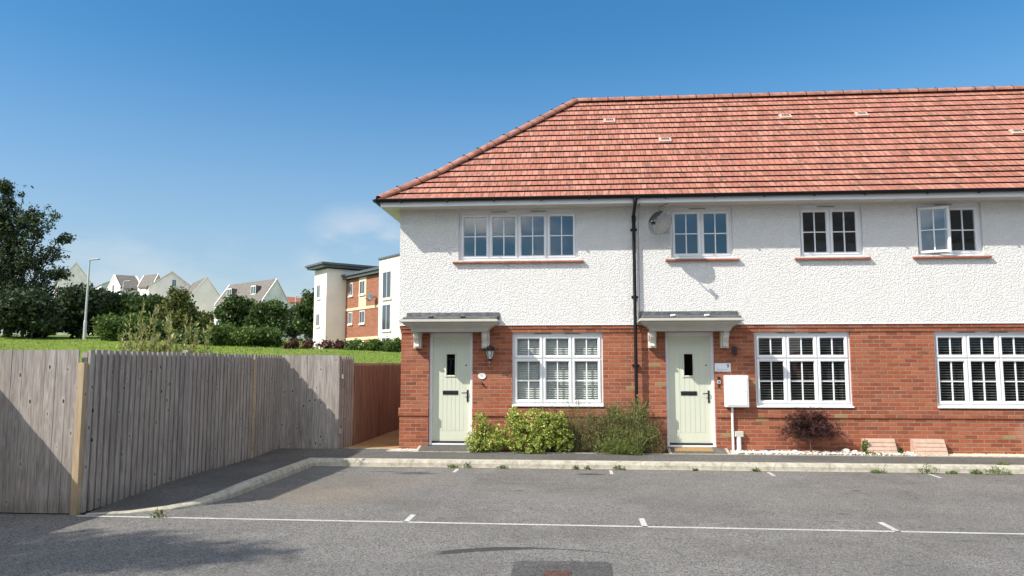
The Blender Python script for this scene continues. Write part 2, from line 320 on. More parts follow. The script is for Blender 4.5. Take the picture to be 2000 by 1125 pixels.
M['lf_acer'] = leaf('dark_purple_maple_leaves', [(0, (.022, .008, .010)), (.5, (.055, .015, .018)), (.9, (.11, .028, .03)), (1, (.20, .06, .05))], .2, .5, .4, 8)
M['lf_weed'] = leaf('weed_leaves', [(0, (.06, .12, .02)), (.5, (.13, .20, .04)), (1, (.26, .28, .09))], .3, .5, .2, 9)
M['lf_willow'] = leaf('pale_willow_leaves', [(0, (.16, .20, .05)), (.5, (.32, .34, .10)), (.85, (.50, .45, .18)), (1, (.62, .60, .36))], .35, .5, .2, 4)
M['stone'] = None
def stones(name, stops):
    t = T(name); c = t.ramp(t.island, stops); c = t.mix(t.ma('MULTIPLY', t.rg(t.noise(50, detail=4), .5, .7), .3), c, (.4, .37, .32))
    t.bsdf(c, .75, t.bump(t.noise(120), .3, .003)); return t.m
M['pebble'] = stones('white_pebbles', [(0, (.52, .48, .42)), (.4, (.56, .53, .48)), (.8, (.68, .66, .61)), (1, (.48, .40, .34))])
M['gravel'] = stones('cream_gravel', [(0, (.55, .48, .34)), (.5, (.72, .66, .50)), (1, (.82, .78, .66))])
M['soil'] = simple('dark_soil', (.06, .042, .03), 1, .4, 20, bump=.02)
M['gravelbase'] = simple('cream_gravel_bed', (.60, .54, .42), .95, .2, 40, bump=.02)
def pavers_uv(t): x, y, z = t.xyz(); return x, y
M['pavers'] = brick_mat('buff_paving_slabs', [(0, (.34, .21, .09)), (.5, (.42, .27, .12)), (1, (.30, .19, .09))], (.2, .14, .08), 0, .6, .45, pavers_uv, False)
M['boxclad'] = simple('pink_beige_plastic', (.47, .33, .25), .6, .1, 14)
M['ventpl'] = simple('pale_pink_vent', (.55, .38, .31), .6, .1, 14)
M['dish'] = simple('grey_dish_metal', (.055, .057, .06), .6, .15, 20, spec=.15)
M['galv'] = simple('galvanised_steel', (.42, .44, .45), .45, .1, 4, spec=.5)
M['mat'] = simple('coir_doormat', (.30, .19, .09), 1, .3, 60, bump=.006)
M['rust'] = simple('rusty_iron_cover', (.115, .062, .05), .8, .35, 30, bump=.006)
M['plate'] = simple('white_sign_plate', (.80, .82, .84), .3, .02, 3, spec=.5)
M['ink'] = simple('black_lettering', (.015, .015, .018), .5)
M['slate'] = None
def slate(name, a, b, sc=3.):
    t = T(name); z = t.xyz()[2]; r = t.ma('FLOOR', t.ma('MULTIPLY', z, sc)); n = t.white(t.comb(0., r, 3.)); n2 = t.noise(2.5, st=(1, 1, 5), detail=4)
    c = t.mix(t.rg(n2, .35, .65), a, b); f = t.ma('FRACT', t.ma('MULTIPLY', z, sc)); c = t.mix(t.ma('MULTIPLY', t.rg(f, .16, .0), .6), c, tuple(q*.4 for q in a))
    t.bsdf(c, .75, spec=.25); return t.m
M['slate'] = slate('grey_brown_slates', (.13, .115, .10), (.20, .18, .16))
M['redroof'] = slate('far_red_tiles', (.34, .12, .07), (.42, .16, .1))
M['farwhite'] = simple('far_white_render', (.80, .745, .715), .9, .12, .6)
M['farcream'] = simple('far_cream_render', (.80, .735, .675), .9, .06, .6)
M['fargrey'] = simple('far_grey_render', (.56, .53, .47), .9, .06, .5)
M['farbay'] = simple('far_cream_bay', (.70, .64, .52), .9, .06, .6)
M['farband'] = simple('pale_stone_band', (.66, .55, .36), .9, .08, 3)
M['farbrick'] = brick_mat('far_red_brick', [(0, (.24, .09, .055)), (.5, (.31, .12, .07)), (1, (.36, .15, .095))], (.36, .22, .15), 0, .225, .075, buff=False)
M['fargutter'] = simple('grey_roof_metal', (.10, .115, .13), .5, .1, 2)
M['lampglass'] = simple('frosted_lantern_glass', (.5, .5, .47), .25, .1, 9)

# ------------------------------------------------------------------ mesh helpers
def worigin(o):
    v = Vector((0, 0, 0))
    while o is not None: v = v+o.location; o = o.parent
    return v
class MB:
    def __init__(s): s.v = []; s.f = []; s.mi = []; s.uv = None; s.uvs = []
    def q(s, *pts, mi=0):
        b = len(s.v); s.v += [tuple(p) for p in pts]; s.f.append(tuple(range(b, b+len(pts)))); s.mi.append(mi); return s
    def box(s, x0, x1, y0, y1, z0, z1, mi=0):
        b = len(s.v); s.v += [(x, y, z) for z in (z0, z1) for y in (y0, y1) for x in (x0, x1)]
        for f in ((0, 2, 3, 1), (4, 5, 7, 6), (0, 1, 5, 4), (2, 6, 7, 3), (0, 4, 6, 2), (1, 3, 7, 5)): s.f.append(tuple(b+i for i in f)); s.mi.append(mi)
        return s
    def obox(s, c, ux, uy, uz, mi=0):      # oriented box, half vectors
        c = Vector(c); ux = Vector(ux); uy = Vector(uy); uz = Vector(uz); b = len(s.v)
        s.v += [tuple(c+ux*i+uy*j+uz*k) for k in (-1, 1) for j in (-1, 1) for i in (-1, 1)]
        for f in ((0, 2, 3, 1), (4, 5, 7, 6), (0, 1, 5, 4), (2, 6, 7, 3), (0, 4, 6, 2), (1, 3, 7, 5)): s.f.append(tuple(b+i for i in f)); s.mi.append(mi)
        return s
    def prism(s, poly, axis, a, b_, mi=0):
        def pt(p, t): return {'x': (t, p[0], p[1]), 'y': (p[0], t, p[1]), 'z': (p[0], p[1], t)}[axis]
        n = len(poly); b = len(s.v); s.v += [pt(p, a) for p in poly]+[pt(p, b_) for p in poly]
        s.f.append(tuple(b+i for i in range(n))); s.f.append(tuple(b+n+i for i in reversed(range(n)))); s.mi += [mi, mi]
        for i in range(n): j = (i+1) % n; s.f.append((b+i, b+n+i, b+n+j, b+j)); s.mi.append(mi)
        return s
    def tube(s, pts, r, n=8, mi=0, cap=True):
        pts = [Vector(p) for p in pts]; rs = r if isinstance(r, (list, tuple)) else [r]*len(pts); b = len(s.v)
        for i, p in enumerate(pts):
            d = (pts[min(i+1, len(pts)-1)]-pts[max(i-1, 0)]).normalized(); a = Vector((0, 0, 1)) if abs(d.z) < .9 else Vector((0, 1, 0))
            u = d.cross(a).normalized(); v = d.cross(u)
            s.v += [tuple(p+(u*math.cos(t)+v*math.sin(t))*rs[i]) for t in (2*math.pi*k/n for k in range(n))]
        for i in range(len(pts)-1):
            for k in range(n): j = (k+1) % n; s.f.append((b+i*n+k, b+i*n+j, b+(i+1)*n+j, b+(i+1)*n+k)); s.mi.append(mi)
        if cap: s.f.append(tuple(b+k for k in range(n))); s.f.append(tuple(b+(len(pts)-1)*n+k for k in reversed(range(n)))); s.mi += [mi, mi]
        return s
    def ring(s, x0, x1, z0, z1, prof, mi=0):    # mitred rectangular frame, profile = (inset, y)
        b = len(s.v)
        for i, y in prof: s.v += [(x0+i, y, z0+i), (x1-i, y, z0+i), (x1-i, y, z1-i), (x0+i, y, z1-i)]
        n = len(prof)
        for k in range(n-1):
            for j in range(4): m = (j+1) % 4; s.f.append((b+k*4+j, b+k*4+m, b+k*4+4+m, b+k*4+4+j)); s.mi.append(mi)
        return s
    def lathe(s, c, prof, n=16, mi=0, axis='z'):
        b = len(s.v); c = Vector(c)
        for r, h in prof:
            for k in range(n):
                t = 2*math.pi*k/n; a, d = r*math.cos(t), r*math.sin(t)
                s.v.append(tuple(c+Vector({'z': (a, d, h), 'y': (a, h, d), 'x': (h, a, d)}[axis])))
        for i in range(len(prof)-1):
            for k in range(n): j = (k+1) % n; s.f.append((b+i*n+k, b+i*n+j, b+(i+1)*n+j, b+(i+1)*n+k)); s.mi.append(mi)
        return s
    def build(s, name, mat, parent=None, smooth=False, bevel=0., recalc=True):
        me = bpy.data.meshes.new(name); o0 = worigin(parent) if parent else Vector((0, 0, 0))
        me.from_pydata([(a-o0.x, b-o0.y, c-o0.z) for a, b, c in s.v], [], s.f)
        for m in (mat if isinstance(mat, list) else [mat]): me.materials.append(m)
        if any(s.mi): me.polygons.foreach_set('material_index', s.mi)
        if s.uvs:
            uv = me.uv_layers.new(name='UVMap'); k = 0
            for p, us in zip(me.polygons, s.uvs):
                for li, u in zip(p.loop_indices, us): uv.data[li].uv = u
        if recalc and not s.uvs:
            import bmesh
            bm = bmesh.new(); bm.from_mesh(me); bmesh.ops.recalc_face_normals(bm, faces=bm.faces[:]); bm.to_mesh(me); bm.free()
        if smooth: me.polygons.foreach_set('use_smooth', [True]*len(me.polygons))
        o = bpy.data.objects.new(name, me); COL.objects.link(o)
        if parent: o.parent = parent
        if bevel:
            md = o.modifiers.new('bevel', 'BEVEL'); md.width = bevel; md.segments = 2; md.limit_method = 'ANGLE'; md.angle_limit = R_(40)
        return o
def tag(o, label, cat, group=None):
    o['label'] = label; o['category'] = cat
    if group: o['group'] = group
    return o
def struct(o, kind='structure', label=None):
    o['kind'] = kind
    if label: o['label'] = label
    return o
def empty(name, loc, label, cat, group=None):
    o = bpy.data.objects.new(name, None); COL.objects.link(o); o.location = loc; o.empty_display_size = .3; return tag(o, label, cat, group)
def text_mesh(name, s, size, loc, mat, parent, depth=.002, align='CENTER'):
    cu = bpy.data.curves.new(name, 'FONT'); cu.body = s; cu.size = size; cu.extrude = depth; cu.align_x = align; cu.align_y = 'CENTER'
    tmp = bpy.data.objects.new('tmp', cu); COL.objects.link(tmp); dg = bpy.context.evaluated_depsgraph_get(); me = bpy.data.meshes.new_from_object(tmp.evaluated_get(dg))
    bpy.data.objects.remove(tmp); me.name = name; me.materials.clear(); me.materials.append(mat)
    o = bpy.data.objects.new(name, me); COL.objects.link(o); o.parent = parent; o.rotation_euler = (math.pi/2, 0, 0); o.location = Vector(loc)-worigin(parent); return o

# ------------------------------------------------------------------ foliage helpers
def leaves(name, mat, parent, pts, size, lw=.5, seed=1, dirs=None, dirw=0., up=.2, jit=.35):
    rg = np.random.default_rng(seed); n = len(pts); pts = np.asarray(pts, float)
    d = rg.normal(size=(n, 3)); d[:, 2] += up
    if dirs is not None: d = d*(1-dirw)+np.asarray(dirs)*dirw*2
    d /= np.linalg.norm(d, axis=1)[:, None]+1e-9
    a = rg.normal(size=(n, 3)); s = np.cross(d, a); s /= np.linalg.norm(s, axis=1)[:, None]+1e-9
    L = (size*(1+jit*rg.normal(size=n)).clip(.4, 2))[:, None]
    nrm = np.cross(d, s)
    v = np.stack([pts-d*L*.5, pts+s*L*lw*.5+nrm*L*.06, pts+d*L*.5, pts-s*L*lw*.5+nrm*L*.06], 1).reshape(-1, 3)
    o0 = worigin(parent) if parent else Vector((0, 0, 0)); v -= np.array(o0)
    me = bpy.data.meshes.new(name); me.vertices.add(4*n); me.vertices.foreach_set('co', v.ravel())
    me.loops.add(4*n); me.loops.foreach_set('vertex_index', np.arange(4*n)); me.polygons.add(n)
    me.polygons.foreach_set('loop_start', np.arange(0, 4*n, 4)); me.polygons.foreach_set('loop_total', np.full(n, 4)); me.update(); me.validate()
    me.materials.append(mat); o = bpy.data.objects.new(name, me); COL.objects.link(o)
    if parent: o.parent = parent
    return o
def blob_pts(blobs, n, seed=1, freq=.9, thr=-.08, shell=.45, clusters=True, sub=.18):
    """points inside ellipsoids (cx,cy,cz,rx,ry,rz); noise-thinned so gaps show"""
    rg = np.random.default_rng(seed); vol = np.array([b[3]*b[4]*b[5] for b in blobs])**.8; vol /= vol.sum(); out = []
    so = rg.uniform(-50, 50, 3)
    while len(out) < n:
        k = rg.choice(len(blobs), p=vol); b = blobs[k]
        d = rg.normal(size=3); d /= np.linalg.norm(d); r = rg.uniform(shell**2, 1)**.5
        r *= 1+.22*mnoise.noise(Vector(d*2.3+so))
        c = np.array(b[:3])+d*r*np.array(b[3:6])
        if mnoise.noise(Vector(c*freq+so))*.7+mnoise.noise(Vector(c*freq*2.7+so))*.45 < thr: continue
        if clusters:
            m = rg.integers(3, 8); out.extend(c+rg.normal(size=(m, 3))*sub)
        else: out.append(c)
    return np.array(out[:n])
def limbs(mb, base, top, r0, targets, seed=1, r1=.04):
    rr = random.Random(seed); base = Vector(base); top = Vector(top); n = 7; trunk = []
    for i in range(n+1):
        t = i/n; p = base.lerp(top, t)+Vector((rr.uniform(-1, 1), rr.uniform(-1, 1), 0))*(top-base).length*.018*(i > 0); trunk.append(p)
    mb.tube(trunk, [r0*(1-.75*i/n) for i in range(n+1)], 9)
    for tg in targets:
        tg = Vector(tg); k = rr.randint(2, n-1); st = trunk[k]; mid = st.lerp(tg, .5)+Vector((rr.uniform(-1, 1), rr.uniform(-1, 1), rr.uniform(-.3, .6)))*(tg-st).length*.12
        rk = r0*(1-.75*k/n)*.55; mb.tube([st, st.lerp(mid, .5), mid, mid.lerp(tg, .5), tg], [rk, rk*.8, rk*.6, rk*.4, r1*.4], 6)
        for _ in range(3):
            q = mid.lerp(tg, rr.random()); e = q+Vector((rr.uniform(-1, 1), rr.uniform(-1, 1), rr.uniform(-.2, 1)))*(tg-st).length*.25; mb.tube([q, q.lerp(e, .5), e], [rk*.35, rk*.25, .01], 5)

# ================================================================== GROUND
D = 15.1
g = MB(); g.q((-400, -300, -.02), (400, -300, -.02), (400, 600, -.02), (-400, 600, -.02)); struct(g.build('ground', M['soil']))
g = MB(); g.q((-30, -14, 0), (40, -14, 0), (40, 13.72, 0), (-4.72, 13.72, 0), (-4.72, 10.4, 0), (-5.0, 9.55, 0), (-5.95, 9.1, 0), (-30, 9.1, 0)); struct(g.build('car_park', M['asphalt']), label='grey asphalt car park with white bay lines')
# footway: strip before the houses, strip beside the fence (rising from the dropped kerb)
def fz(y): return .12*min(1, max(0, (y-9.2)/2.0))
kin = [(-5.95, 9.14), (-5.55, 9.30), (-5.2, 9.55), (-5.0, 9.85), (-4.90, 10.3), (-4.87, 10.9), (-4.87, 12), (-4.87, 13.87)]
g = MB()
for (xa, ya), (xb, yb) in zip(kin[:-1], kin[1:]): g.q((-6.05, ya, fz(ya)), (xa, ya, fz(ya)), (xb, yb, fz(yb)), (-6.05, yb, fz(yb)))
g.q((-6.05, 13.87, .12), (14, 13.87, .12), (14, 14.72, .155), (-6.05, 14.72, .155)); g.q((-6.05, 14.72, .155), (-3.62, 14.72, .155), (-3.62, 15.16, .158), (-6.05, 15.16, .158))
struct(g.build('pavement', M['pave']))
# kerb: swept section
kp = [(-6.0, 9.08, 0), (-5.5, 9.22, .01), (-5.1, 9.46, .03), (-4.86, 9.8, .055), (-4.76, 10.3, .085), (-4.72, 10.9, .115), (-4.72, 12, .12), (-4.72, 13.72, .12), (14, 13.72, .12)]
ki = [(-6.0, 9.16, 0), (-5.57, 9.31, .01), (-5.21, 9.56, .03), (-5.0, 9.87, .055), (-4.90, 10.3, .085), (-4.87, 10.9, .115), (-4.87, 12, .12), (-4.87, 13.87, .12), (14, 13.87, .12)]
g = MB()
for i in range(len(kp)-1):
    a, b, c, d_ = kp[i], kp[i+1], ki[i], ki[i+1]
    def sec(o, n_):
        dx, dy = n_[0]-o[0], n_[1]-o[1]; h = o[2]
        return [(o[0], o[1], -.01), (o[0]+dx*.03, o[1]+dy*.03, h*.55+.002), (o[0]+dx*.22, o[1]+dy*.22, h*.92+.006), (o[0]+dx*.32, o[1]+dy*.32, h+.008), (n_[0], n_[1], h+.008), (n_[0]+dx*.02, n_[1]+dy*.02, h-.02)]
    s0, s1 = sec(a, c), sec(b, d_)
    for k in range(5): g.q(s0[k], s1[k], s1[k+1], s0[k+1])
struct(g.build('kerb', M['concrete']), label='pale concrete kerb round the parking bays')
g = MB(); g.q((-4.70, 13.655, .004), (14, 13.655, .004), (14, 13.73, .004), (-4.70, 13.73, .004)); struct(g.build('kerb_haunch', M['concrete']))
g = MB(); g.q((-6.05, 8.97, .004), (14, 8.77, .004), (14, 8.835, .004), (-6.05, 9.035, .004))
for x in (-1.98, .79, 3.55, 6.3): g.q((x-.034, 8.99-(x+6)*.01, .004), (x+.034, 8.99-(x+6)*.01, .004), (x+.034, 9.41, .004), (x-.034, 9.41, .004))
for x in (-2.06, .62, 3.29, 5.93): g.q((x-.028, 13.08, .004), (x+.028, 13.08, .004), (x+.028, 13.52, .004), (x-.028, 13.52, .004))
struct(g.build('bay_markings', M['paint']), label='thin white parking bay lines')
g = MB(); g.prism([(-.56, 5.6), (.31, 5.6), (.33, 7.30), (.29, 7.35), (-.50, 7.34), (-.57, 7.28)], 'z', .001, .004); struct(g.build('asphalt_patch', M['patch']))
man = empty('stopcock_cover', (-.165, 6.87, 0), 'rusty square iron cover set in the dark asphalt patch', 'manhole cover')
g = MB(); g.ring(-.285, -.045, 0, .24, [(0, 0), (0, .008), (.014, .008), (.014, 0)]);
g.v = [(x, 6.745+z, y+.003) for x, y, z in g.v]; g.build('frame', M['rust'], man)
g = MB(); g.box(-.268, -.062, 6.762, 6.968, 0, .008)
for i in range(6):
    for j in range(6): g.box(-.258+i*.034, -.236+i*.034, 6.775+j*.032, 6.79+j*.032, .008, .0105)
g.build('lid', M['rust'], man)
# passage paving, beds
g = MB(); g.q((-4.70, 15.16, .15), (-3.47, 15.16, .15), (-3.47, 26, .17), (-4.70, 26, .17)); struct(g.build('passage_paving', M['pavers']))
g = MB(); g.box(-4.5, -3.62, 15.12, 15.17, .1, .166); g.box(-3.66, -3.61, 14.74, 15.12, .1, .166); struct(g.build('path_edging', M['concrete']))
g = MB(); g.q((-2.02, 14.72, .16), (1.78, 14.72, .16), (1.78, 15.1, .165), (-2.02, 15.1, .165)); struct(g.build('planting_bed', M['soil']))
g = MB(); g.q((-3.61, 14.72, .16), (-3.08, 14.72, .16), (-3.08, 15.1, .165), (-3.61, 15.1, .165)); g.q((2.92, 14.72, .16), (14, 14.72, .16), (14, 15.1, .165), (2.92, 15.1, .165)); struct(g.build('gravel_bed', M['gravelbase']))
g = MB()
for xa, xb in ((-3.03, -2.07), (1.83, 2.87)): g.q((xa, 14.72, .159), (xb, 14.72, .159), (xb, 15.22, .255), (xa, 15.22, .255))
struct(g.build('door_ramps', M['pave']))
g = MB()
for x in (-3.08, -2.07, 1.78, 2.87): g.prism([(14.72, .10), (14.72, .166), (15.08, .235), (15.08, .10)], 'x', x, x+.05)
g.box(-3.6, 14, 14.70, 14.722, .1, .166); struct(g.build('bed_edging', M['concrete']))

def crest(x):
    t = max(0, min(1, (-x-9.3)/27.4)); return 40+14.3*t, 2.46+1.35*t+max(0, (-x-36.7))*.02
def lawn_z(x, y):
    yc, zc = crest(x); ys = 9.2 if x < -6 else 15
    if y <= yc: return .05+(zc-.05)*max(0, (y-ys)/(yc-ys))
    back = {True: 1.6}.get(x > -30, 3.2)
    t = min(1, (y-yc)/18); f = max(0, min(1, (-x-22)/16)); tgt = 1.5+f*3.2
    return zc+(tgt-zc)*t*t*(3-2*t)+max(0, y-yc-18)*.018*f
g = MB(); xs = [-160+4*i for i in range(29)]+[-45+1.3*i for i in range(30)]; xs = sorted(set([round(x, 2) for x in xs if x < -6.2]+[-6.16, -5.3, -4.74, -3.5, 0, 5, 12, 30, 60, 120])); ys = [9.2]+[10+1.2*i for i in range(60)]+[84+8*i for i in range(30)]
for i in range(len(xs)-1):
    for j in range(len(ys)-1):
        x0, x1, y0, y1 = xs[i], xs[i+1], ys[j], ys[j+1]
        if x1 > -6.05 and y0 < 15.1: continue
        if x1 > -4.5 and y0 < 26: continue
        def jz(x, y): return lawn_z(x, y)+.10*mnoise.noise(Vector((x*.12, y*.12, 0)))*min(1, (y-9)/10)
        g.q((x0, y0, jz(x0, y0)), (x1, y0, jz(x1, y0)), (x1, y1, jz(x1, y1)), (x0, y1, jz(x0, y1)))
struct(g.build('lawn', M['grass'], smooth=True), label='sloping mown green behind the fence')
# individual grass tufts standing out along the upper lawn
rg = np.random.default_rng(5); pts = []
while len(pts) < 15000:
    x = rg.uniform(-60, -7); yc, zc = crest(x); y = yc-rg.uniform(-.5, 17)
    if y > 18: pts.append((x, y, lawn_z(x, y)+.10*mnoise.noise(Vector((x*.12, y*.12, 0)))+.03))
M['lf_grass'] = leaf('grass_blades', [(0, (.11, .17, .027)), (.5, (.18, .255, .045)), (1, (.28, .32, .09))], .3, .6, .1, 1)
struct(leaves('grass', M['lf_grass'], None, pts, .10, .3, 3, dirs=np.tile((0, 0, 1), (len(pts), 1)), dirw=.6), 'stuff', 'tufts of mown grass on the bank')
g = MB()
for i in range(10):
    xa, xb = -66+2.6*i, -66+2.6*(i+1); g.q((xa, 53.9-.02*i, lawn_z(xa, 53.9)+.16), (xb, 53.9, lawn_z(xb, 53.9)+.16), (xb, 55.3, lawn_z(xb, 55.3)+.16), (xa, 55.4, lawn_z(xa, 55.4)+.16))
struct(g.build('path', M['pave']))

# ================================================================== HOUSES
def wall_grid(mb, x0, x1, z0, z1, holes, yf, yb, mi=0):
    X = sorted(set([x0, x1]+[h for a in holes for h in a[:2] if x0 < h < x1])); Z = sorted(set([z0, z1]+[h for a in holes for h in a[2:4] if z0 < h < z1]))
    def solid(i, j):
        if i < 0 or j < 0 or i >= len(X)-1 or j >= len(Z)-1: return False
        cx, cz = (X[i]+X[i+1])/2, (Z[j]+Z[j+1])/2
        return not any(a[0] < cx < a[1] and a[2] < cz < a[3] for a in holes)
    for i in range(len(X)-1):
        for j in range(len(Z)-1):
            if not solid(i, j): continue
            a, b, c, d_ = X[i], X[i+1], Z[j], Z[j+1]
            mb.q((a, yf, c), (b, yf, c), (b, yf, d_), (a, yf, d_), mi=mi); mb.q((a, yb, c), (a, yb, d_), (b, yb, d_), (b, yb, c), mi=mi)
            if not solid(i-1, j): mb.q((a, yf, c), (a, yf, d_), (a, yb, d_), (a, yb, c), mi=mi)
            if not solid(i+1, j): mb.q((b, yf, c), (b, yb, c), (b, yb, d_), (b, yf, d_), mi=mi)
            if not solid(i, j-1): mb.q((a, yf, c), (a, yb, c), (b, yb, c), (b, yf, c), mi=mi)
            if not solid(i, j+1): mb.q((a, yf, d_), (b, yf, d_), (b, yb, d_), (a, yb, d_), mi=mi)
SASH = lambda y: [(0, y+.05), (0, y-.014), (.004, y-.018), (.034, y-.018), (.046, y-.004), (.052, y+.010), (.052, y+.03)]
def window(par, x0, x1, z0, z1, cols, transom=None, yf=D+.06, blind=None, sill='pvc', openleaf=False, upper=False):
    f = MB(); fw = .045; top = .07
    f.ring(x0, x1, z0, z1, [(0, yf+.09), (0, yf), (fw-.004, yf), (fw, yf+.004), (fw, yf+.09)])
    f.box(x0+fw, x1-fw, yf+.002, yf+.09, z1-top, z1-fw)
    ix0, ix1, iz0, iz1 = x0+fw, x1-fw, z0+fw, z1-top; mw = .022; cw = (ix1-ix0-mw*(cols-1))/cols; cells = []
    for c in range(cols):
        a = ix0+c*(cw+mw)
        if c: f.box(a-mw, a, yf+.004, yf+.09, iz0, iz1)
        if transom: f.box(a, a+cw, yf+.004, yf+.09, transom-mw/2, transom+mw/2); cells += [(a, a+cw, iz0, transom-mw/2, 2), (a, a+cw, transom+mw/2, iz1, 1)]
        else: cells.append((a, a+cw, iz0, iz1, 2))
    fr = f.build('window', M['pvc'], par)
    pane = MB(); gm = M['glass'] if upper else M['glass_low']
    for k, (a, b, c, d_, rows) in enumerate(cells):
        s = MB(); s.ring(a+.002, b-.002, c+.002, d_-.002, SASH(yf)); mx_ = (a+b)/2; y0, y1 = yf+.012, yf+.029
        s.box(mx_-.011, mx_+.011, y0, y1, c+.05, d_-.05)
        if rows == 2: mz = (c+d_)/2; s.box(a+.05, mx_-.011, y0+.001, y1-.001, mz-.010, mz+.010); s.box(mx_+.011, b-.05, y0+.001, y1-.001, mz-.010, mz+.010)
        pq = [(a+.045, yf+.0305, c+.045), (b-.045, yf+.0305, c+.045), (b-.045, yf+.0305, d_-.045), (a+.045, yf+.0305, d_-.045)]
        if openleaf and k == 0:
            an = R_(-17); hx, hy = a+.004, yf-.018
            rot = lambda p: (hx+(p[0]-hx)*math.cos(an)-(p[1]-hy)*math.sin(an), hy+(p[0]-hx)*math.sin(an)+(p[1]-hy)*math.cos(an), p[2])
            back = [(0, yf+.05), (.052, yf+.05), (.052, yf+.03)]; s.ring(a+.002, b-.002, c+.002, d_-.002, back)
            s.v = [rot(p) for p in s.v]; ob = s.build('sash', M['pvc'], fr); ob['label'] = 'left casement standing open'
            pp = MB(); pp.q(*[rot(p) for p in pq]); pp.build('pane', M['glass'], fr, recalc=False)
        else: s.build('sash', M['pvc'], fr); pane.q(*pq)
    pane.build('pane', gm, fr, recalc=False)
    n = max(1, cols//2) if cols > 2 else 1
    for k in range(2 if cols >= 3 else 1):
        cx = x0+(x1-x0)*((.34, .67)[k] if cols >= 3 else .45); v = MB(); v.box(cx-.17, cx+.17, yf-.012, yf, z1-.034, z1-.012); v.box(cx-.15, cx+.15, yf-.016, yf-.012, z1-.024, z1-.018, mi=1)
        v.build('trickle_vent', [M['fargrey'] if not upper else M['cream_trim'], M['rubber']], fr)
    s = MB()
    if upper:
        s.prism([(D-.115, z0-.065), (D-.115, z0-.035), (D+.06, z0-.004), (D+.06, z0-.065)], 'x', x0-.11, x1+.11); s.build('sill', M['sill_tile'], fr)
        s = MB(); s.prism([(D-.012, z0-.018), (D-.012, z0-.004), (yf, z0+.016), (yf, z0-.006)], 'x', x0+.002, x1-.002); s.build('sill_nosing', M['pvc'], fr)
    else: s.prism([(D-.06, z0-.030), (D-.06, z0-.012), (yf+.005, z0+.014), (yf+.005, z0-.03)], 'x', x0-.0, x1+.0); s.build('sill', M['pvc'], fr, bevel=.002)
    if blind:
        ang = R_(blind[0]); b = MB(); yb = yf+.105; zz = z1-.09; hd = .026
        b.box(ix0, ix1, yb-.03, yb+.03, z1-.09, z1-.05)
        while zz > z0+.08:
            zz -= blind[1]; dy, dz = math.cos(ang)*hd, math.sin(ang)*hd
            nx = .0012
            b.obox(((ix0+ix1)/2, yb, zz), ((ix1-ix0)/2-.005, 0, 0), (0, dy, dz), (0, -math.sin(ang)*blind[2], math.cos(ang)*blind[2]))
        for c in range(cols+1 if cols < 3 else 5):
            xx = ix0+.10+(ix1-ix0-.2)*c/4; b.box(xx-.0015, xx+.0015, yb-.032, yb-.030, z0+.07, z1-.1)
        b.build('blind', M['slat'] if blind[0] > 20 else M['slat_dim'], fr)
    return fr
def door(par, x0, x1, lab=None):
    z0, z1 = .255, 2.47; yf = D+.065; f = MB()
    pr = [(0, yf+.08), (0, yf), (.045, yf), (.05, yf+.006), (.05, yf+.012), (.062, yf+.05)]
    b = len(f.v)
    f.prism([(x0, z0), (x0, z1), (x1, z1), (x1, z0), (x1-.055, z0), (x1-.055, z1-.075), (x0+.055, z1-.075), (x0+.055, z0)], 'y', yf, yf+.09)
    f.build('door_frame', M['pvc'], par, bevel=.004)
    a, b_, c, d_ = x0+.055, x1-.055, z0+.062, z1-.075; yl = D+.115; l = MB()
    cx = (a+b_)/2; g0, g1, h0, h1 = cx-.088-.015, cx+.088-.015, 1.615, 2.045
    fx0, fx1, fz0, fz1 = a+.13, b_-.13, c+.20, d_-.12
    hole = (g0, g1, h0, h1)
    # border boards
    wall_grid(l, a, b_, c, d_, [(fx0, fx1, fz0, fz1)], yl, yl+.045)
    n = 6; pw = (fx1-fx0)/n
    for i in range(n): wall_grid(l, fx0+pw*i+.003, fx0+pw*(i+1)-.003, fz0+.003, fz1-.003, [hole], yl, yl+.03)
    wall_grid(l, fx0, fx1, fz0, fz1, [hole], yl+.006, yl+.04)
    lf = l.build('door', M['sage'], par)
    t = MB(); t.ring(g0-.028, g1+.028, h0-.028, h1+.028, [(0, yl+.01), (0, yl-.012), (.022, yl-.016), (.034, yl+.002), (.034, yl+.02)]); t.build('glazing_trim', M['sage'], lf)
    t = MB(); t.q((g0, yl+.012, h0), (g1, yl+.012, h0), (g1, yl+.012, h1), (g0, yl+.012, h1)); t.build('pane', M['glass_dark'], lf, recalc=False)
    t = MB(); t.box(g0, g1, yl+.05, yl+.055, h0, h1); t.build('pane_backing', M['rubber'], lf)
    t = MB(); lx = cx-.02; t.box(lx-.155, lx+.155, yl-.012, yl, 1.235, 1.315); t.box(lx-.135, lx+.135, yl-.020, yl-.012, 1.25, 1.298); t.build('letterbox', M['gun'], lf, bevel=.004)
    t = MB(); hx = b_-.055; t.box(hx-.017, hx+.017, yl-.010, yl, 1.09, 1.33); t.tube([(hx, yl, 1.275), (hx, yl-.05, 1.275), (hx-.01, yl-.055, 1.272), (hx-.12, yl-.052, 1.268)], [.011, .011, .012, .009], 8); t.lathe((hx, yl-.012, 1.15), [(0, -.012), (.014, -.010), (.014, .004)], 10, axis='y'); t.build('handle', M['gun'], lf, bevel=.0)
    t = MB(); t.lathe((hx-.035, yl-.006, 1.82), [(0, -.004), (.013, -.003), (.016, .006)], 12, axis='y'); t.build('spyhole', M['gun'], lf)
    t = MB(); t.box(a, b_, yf+.01, yf+.09, z0+.024, z0+.060); t.build('threshold', M['rubber'], par)
    t = MB(); t.box(x0-.0, x1+.0, yf-.035, yf+.08, z0-.01, z0+.022); t.build('door_sill', M['pvc'], par, bevel=.003)
    return lf
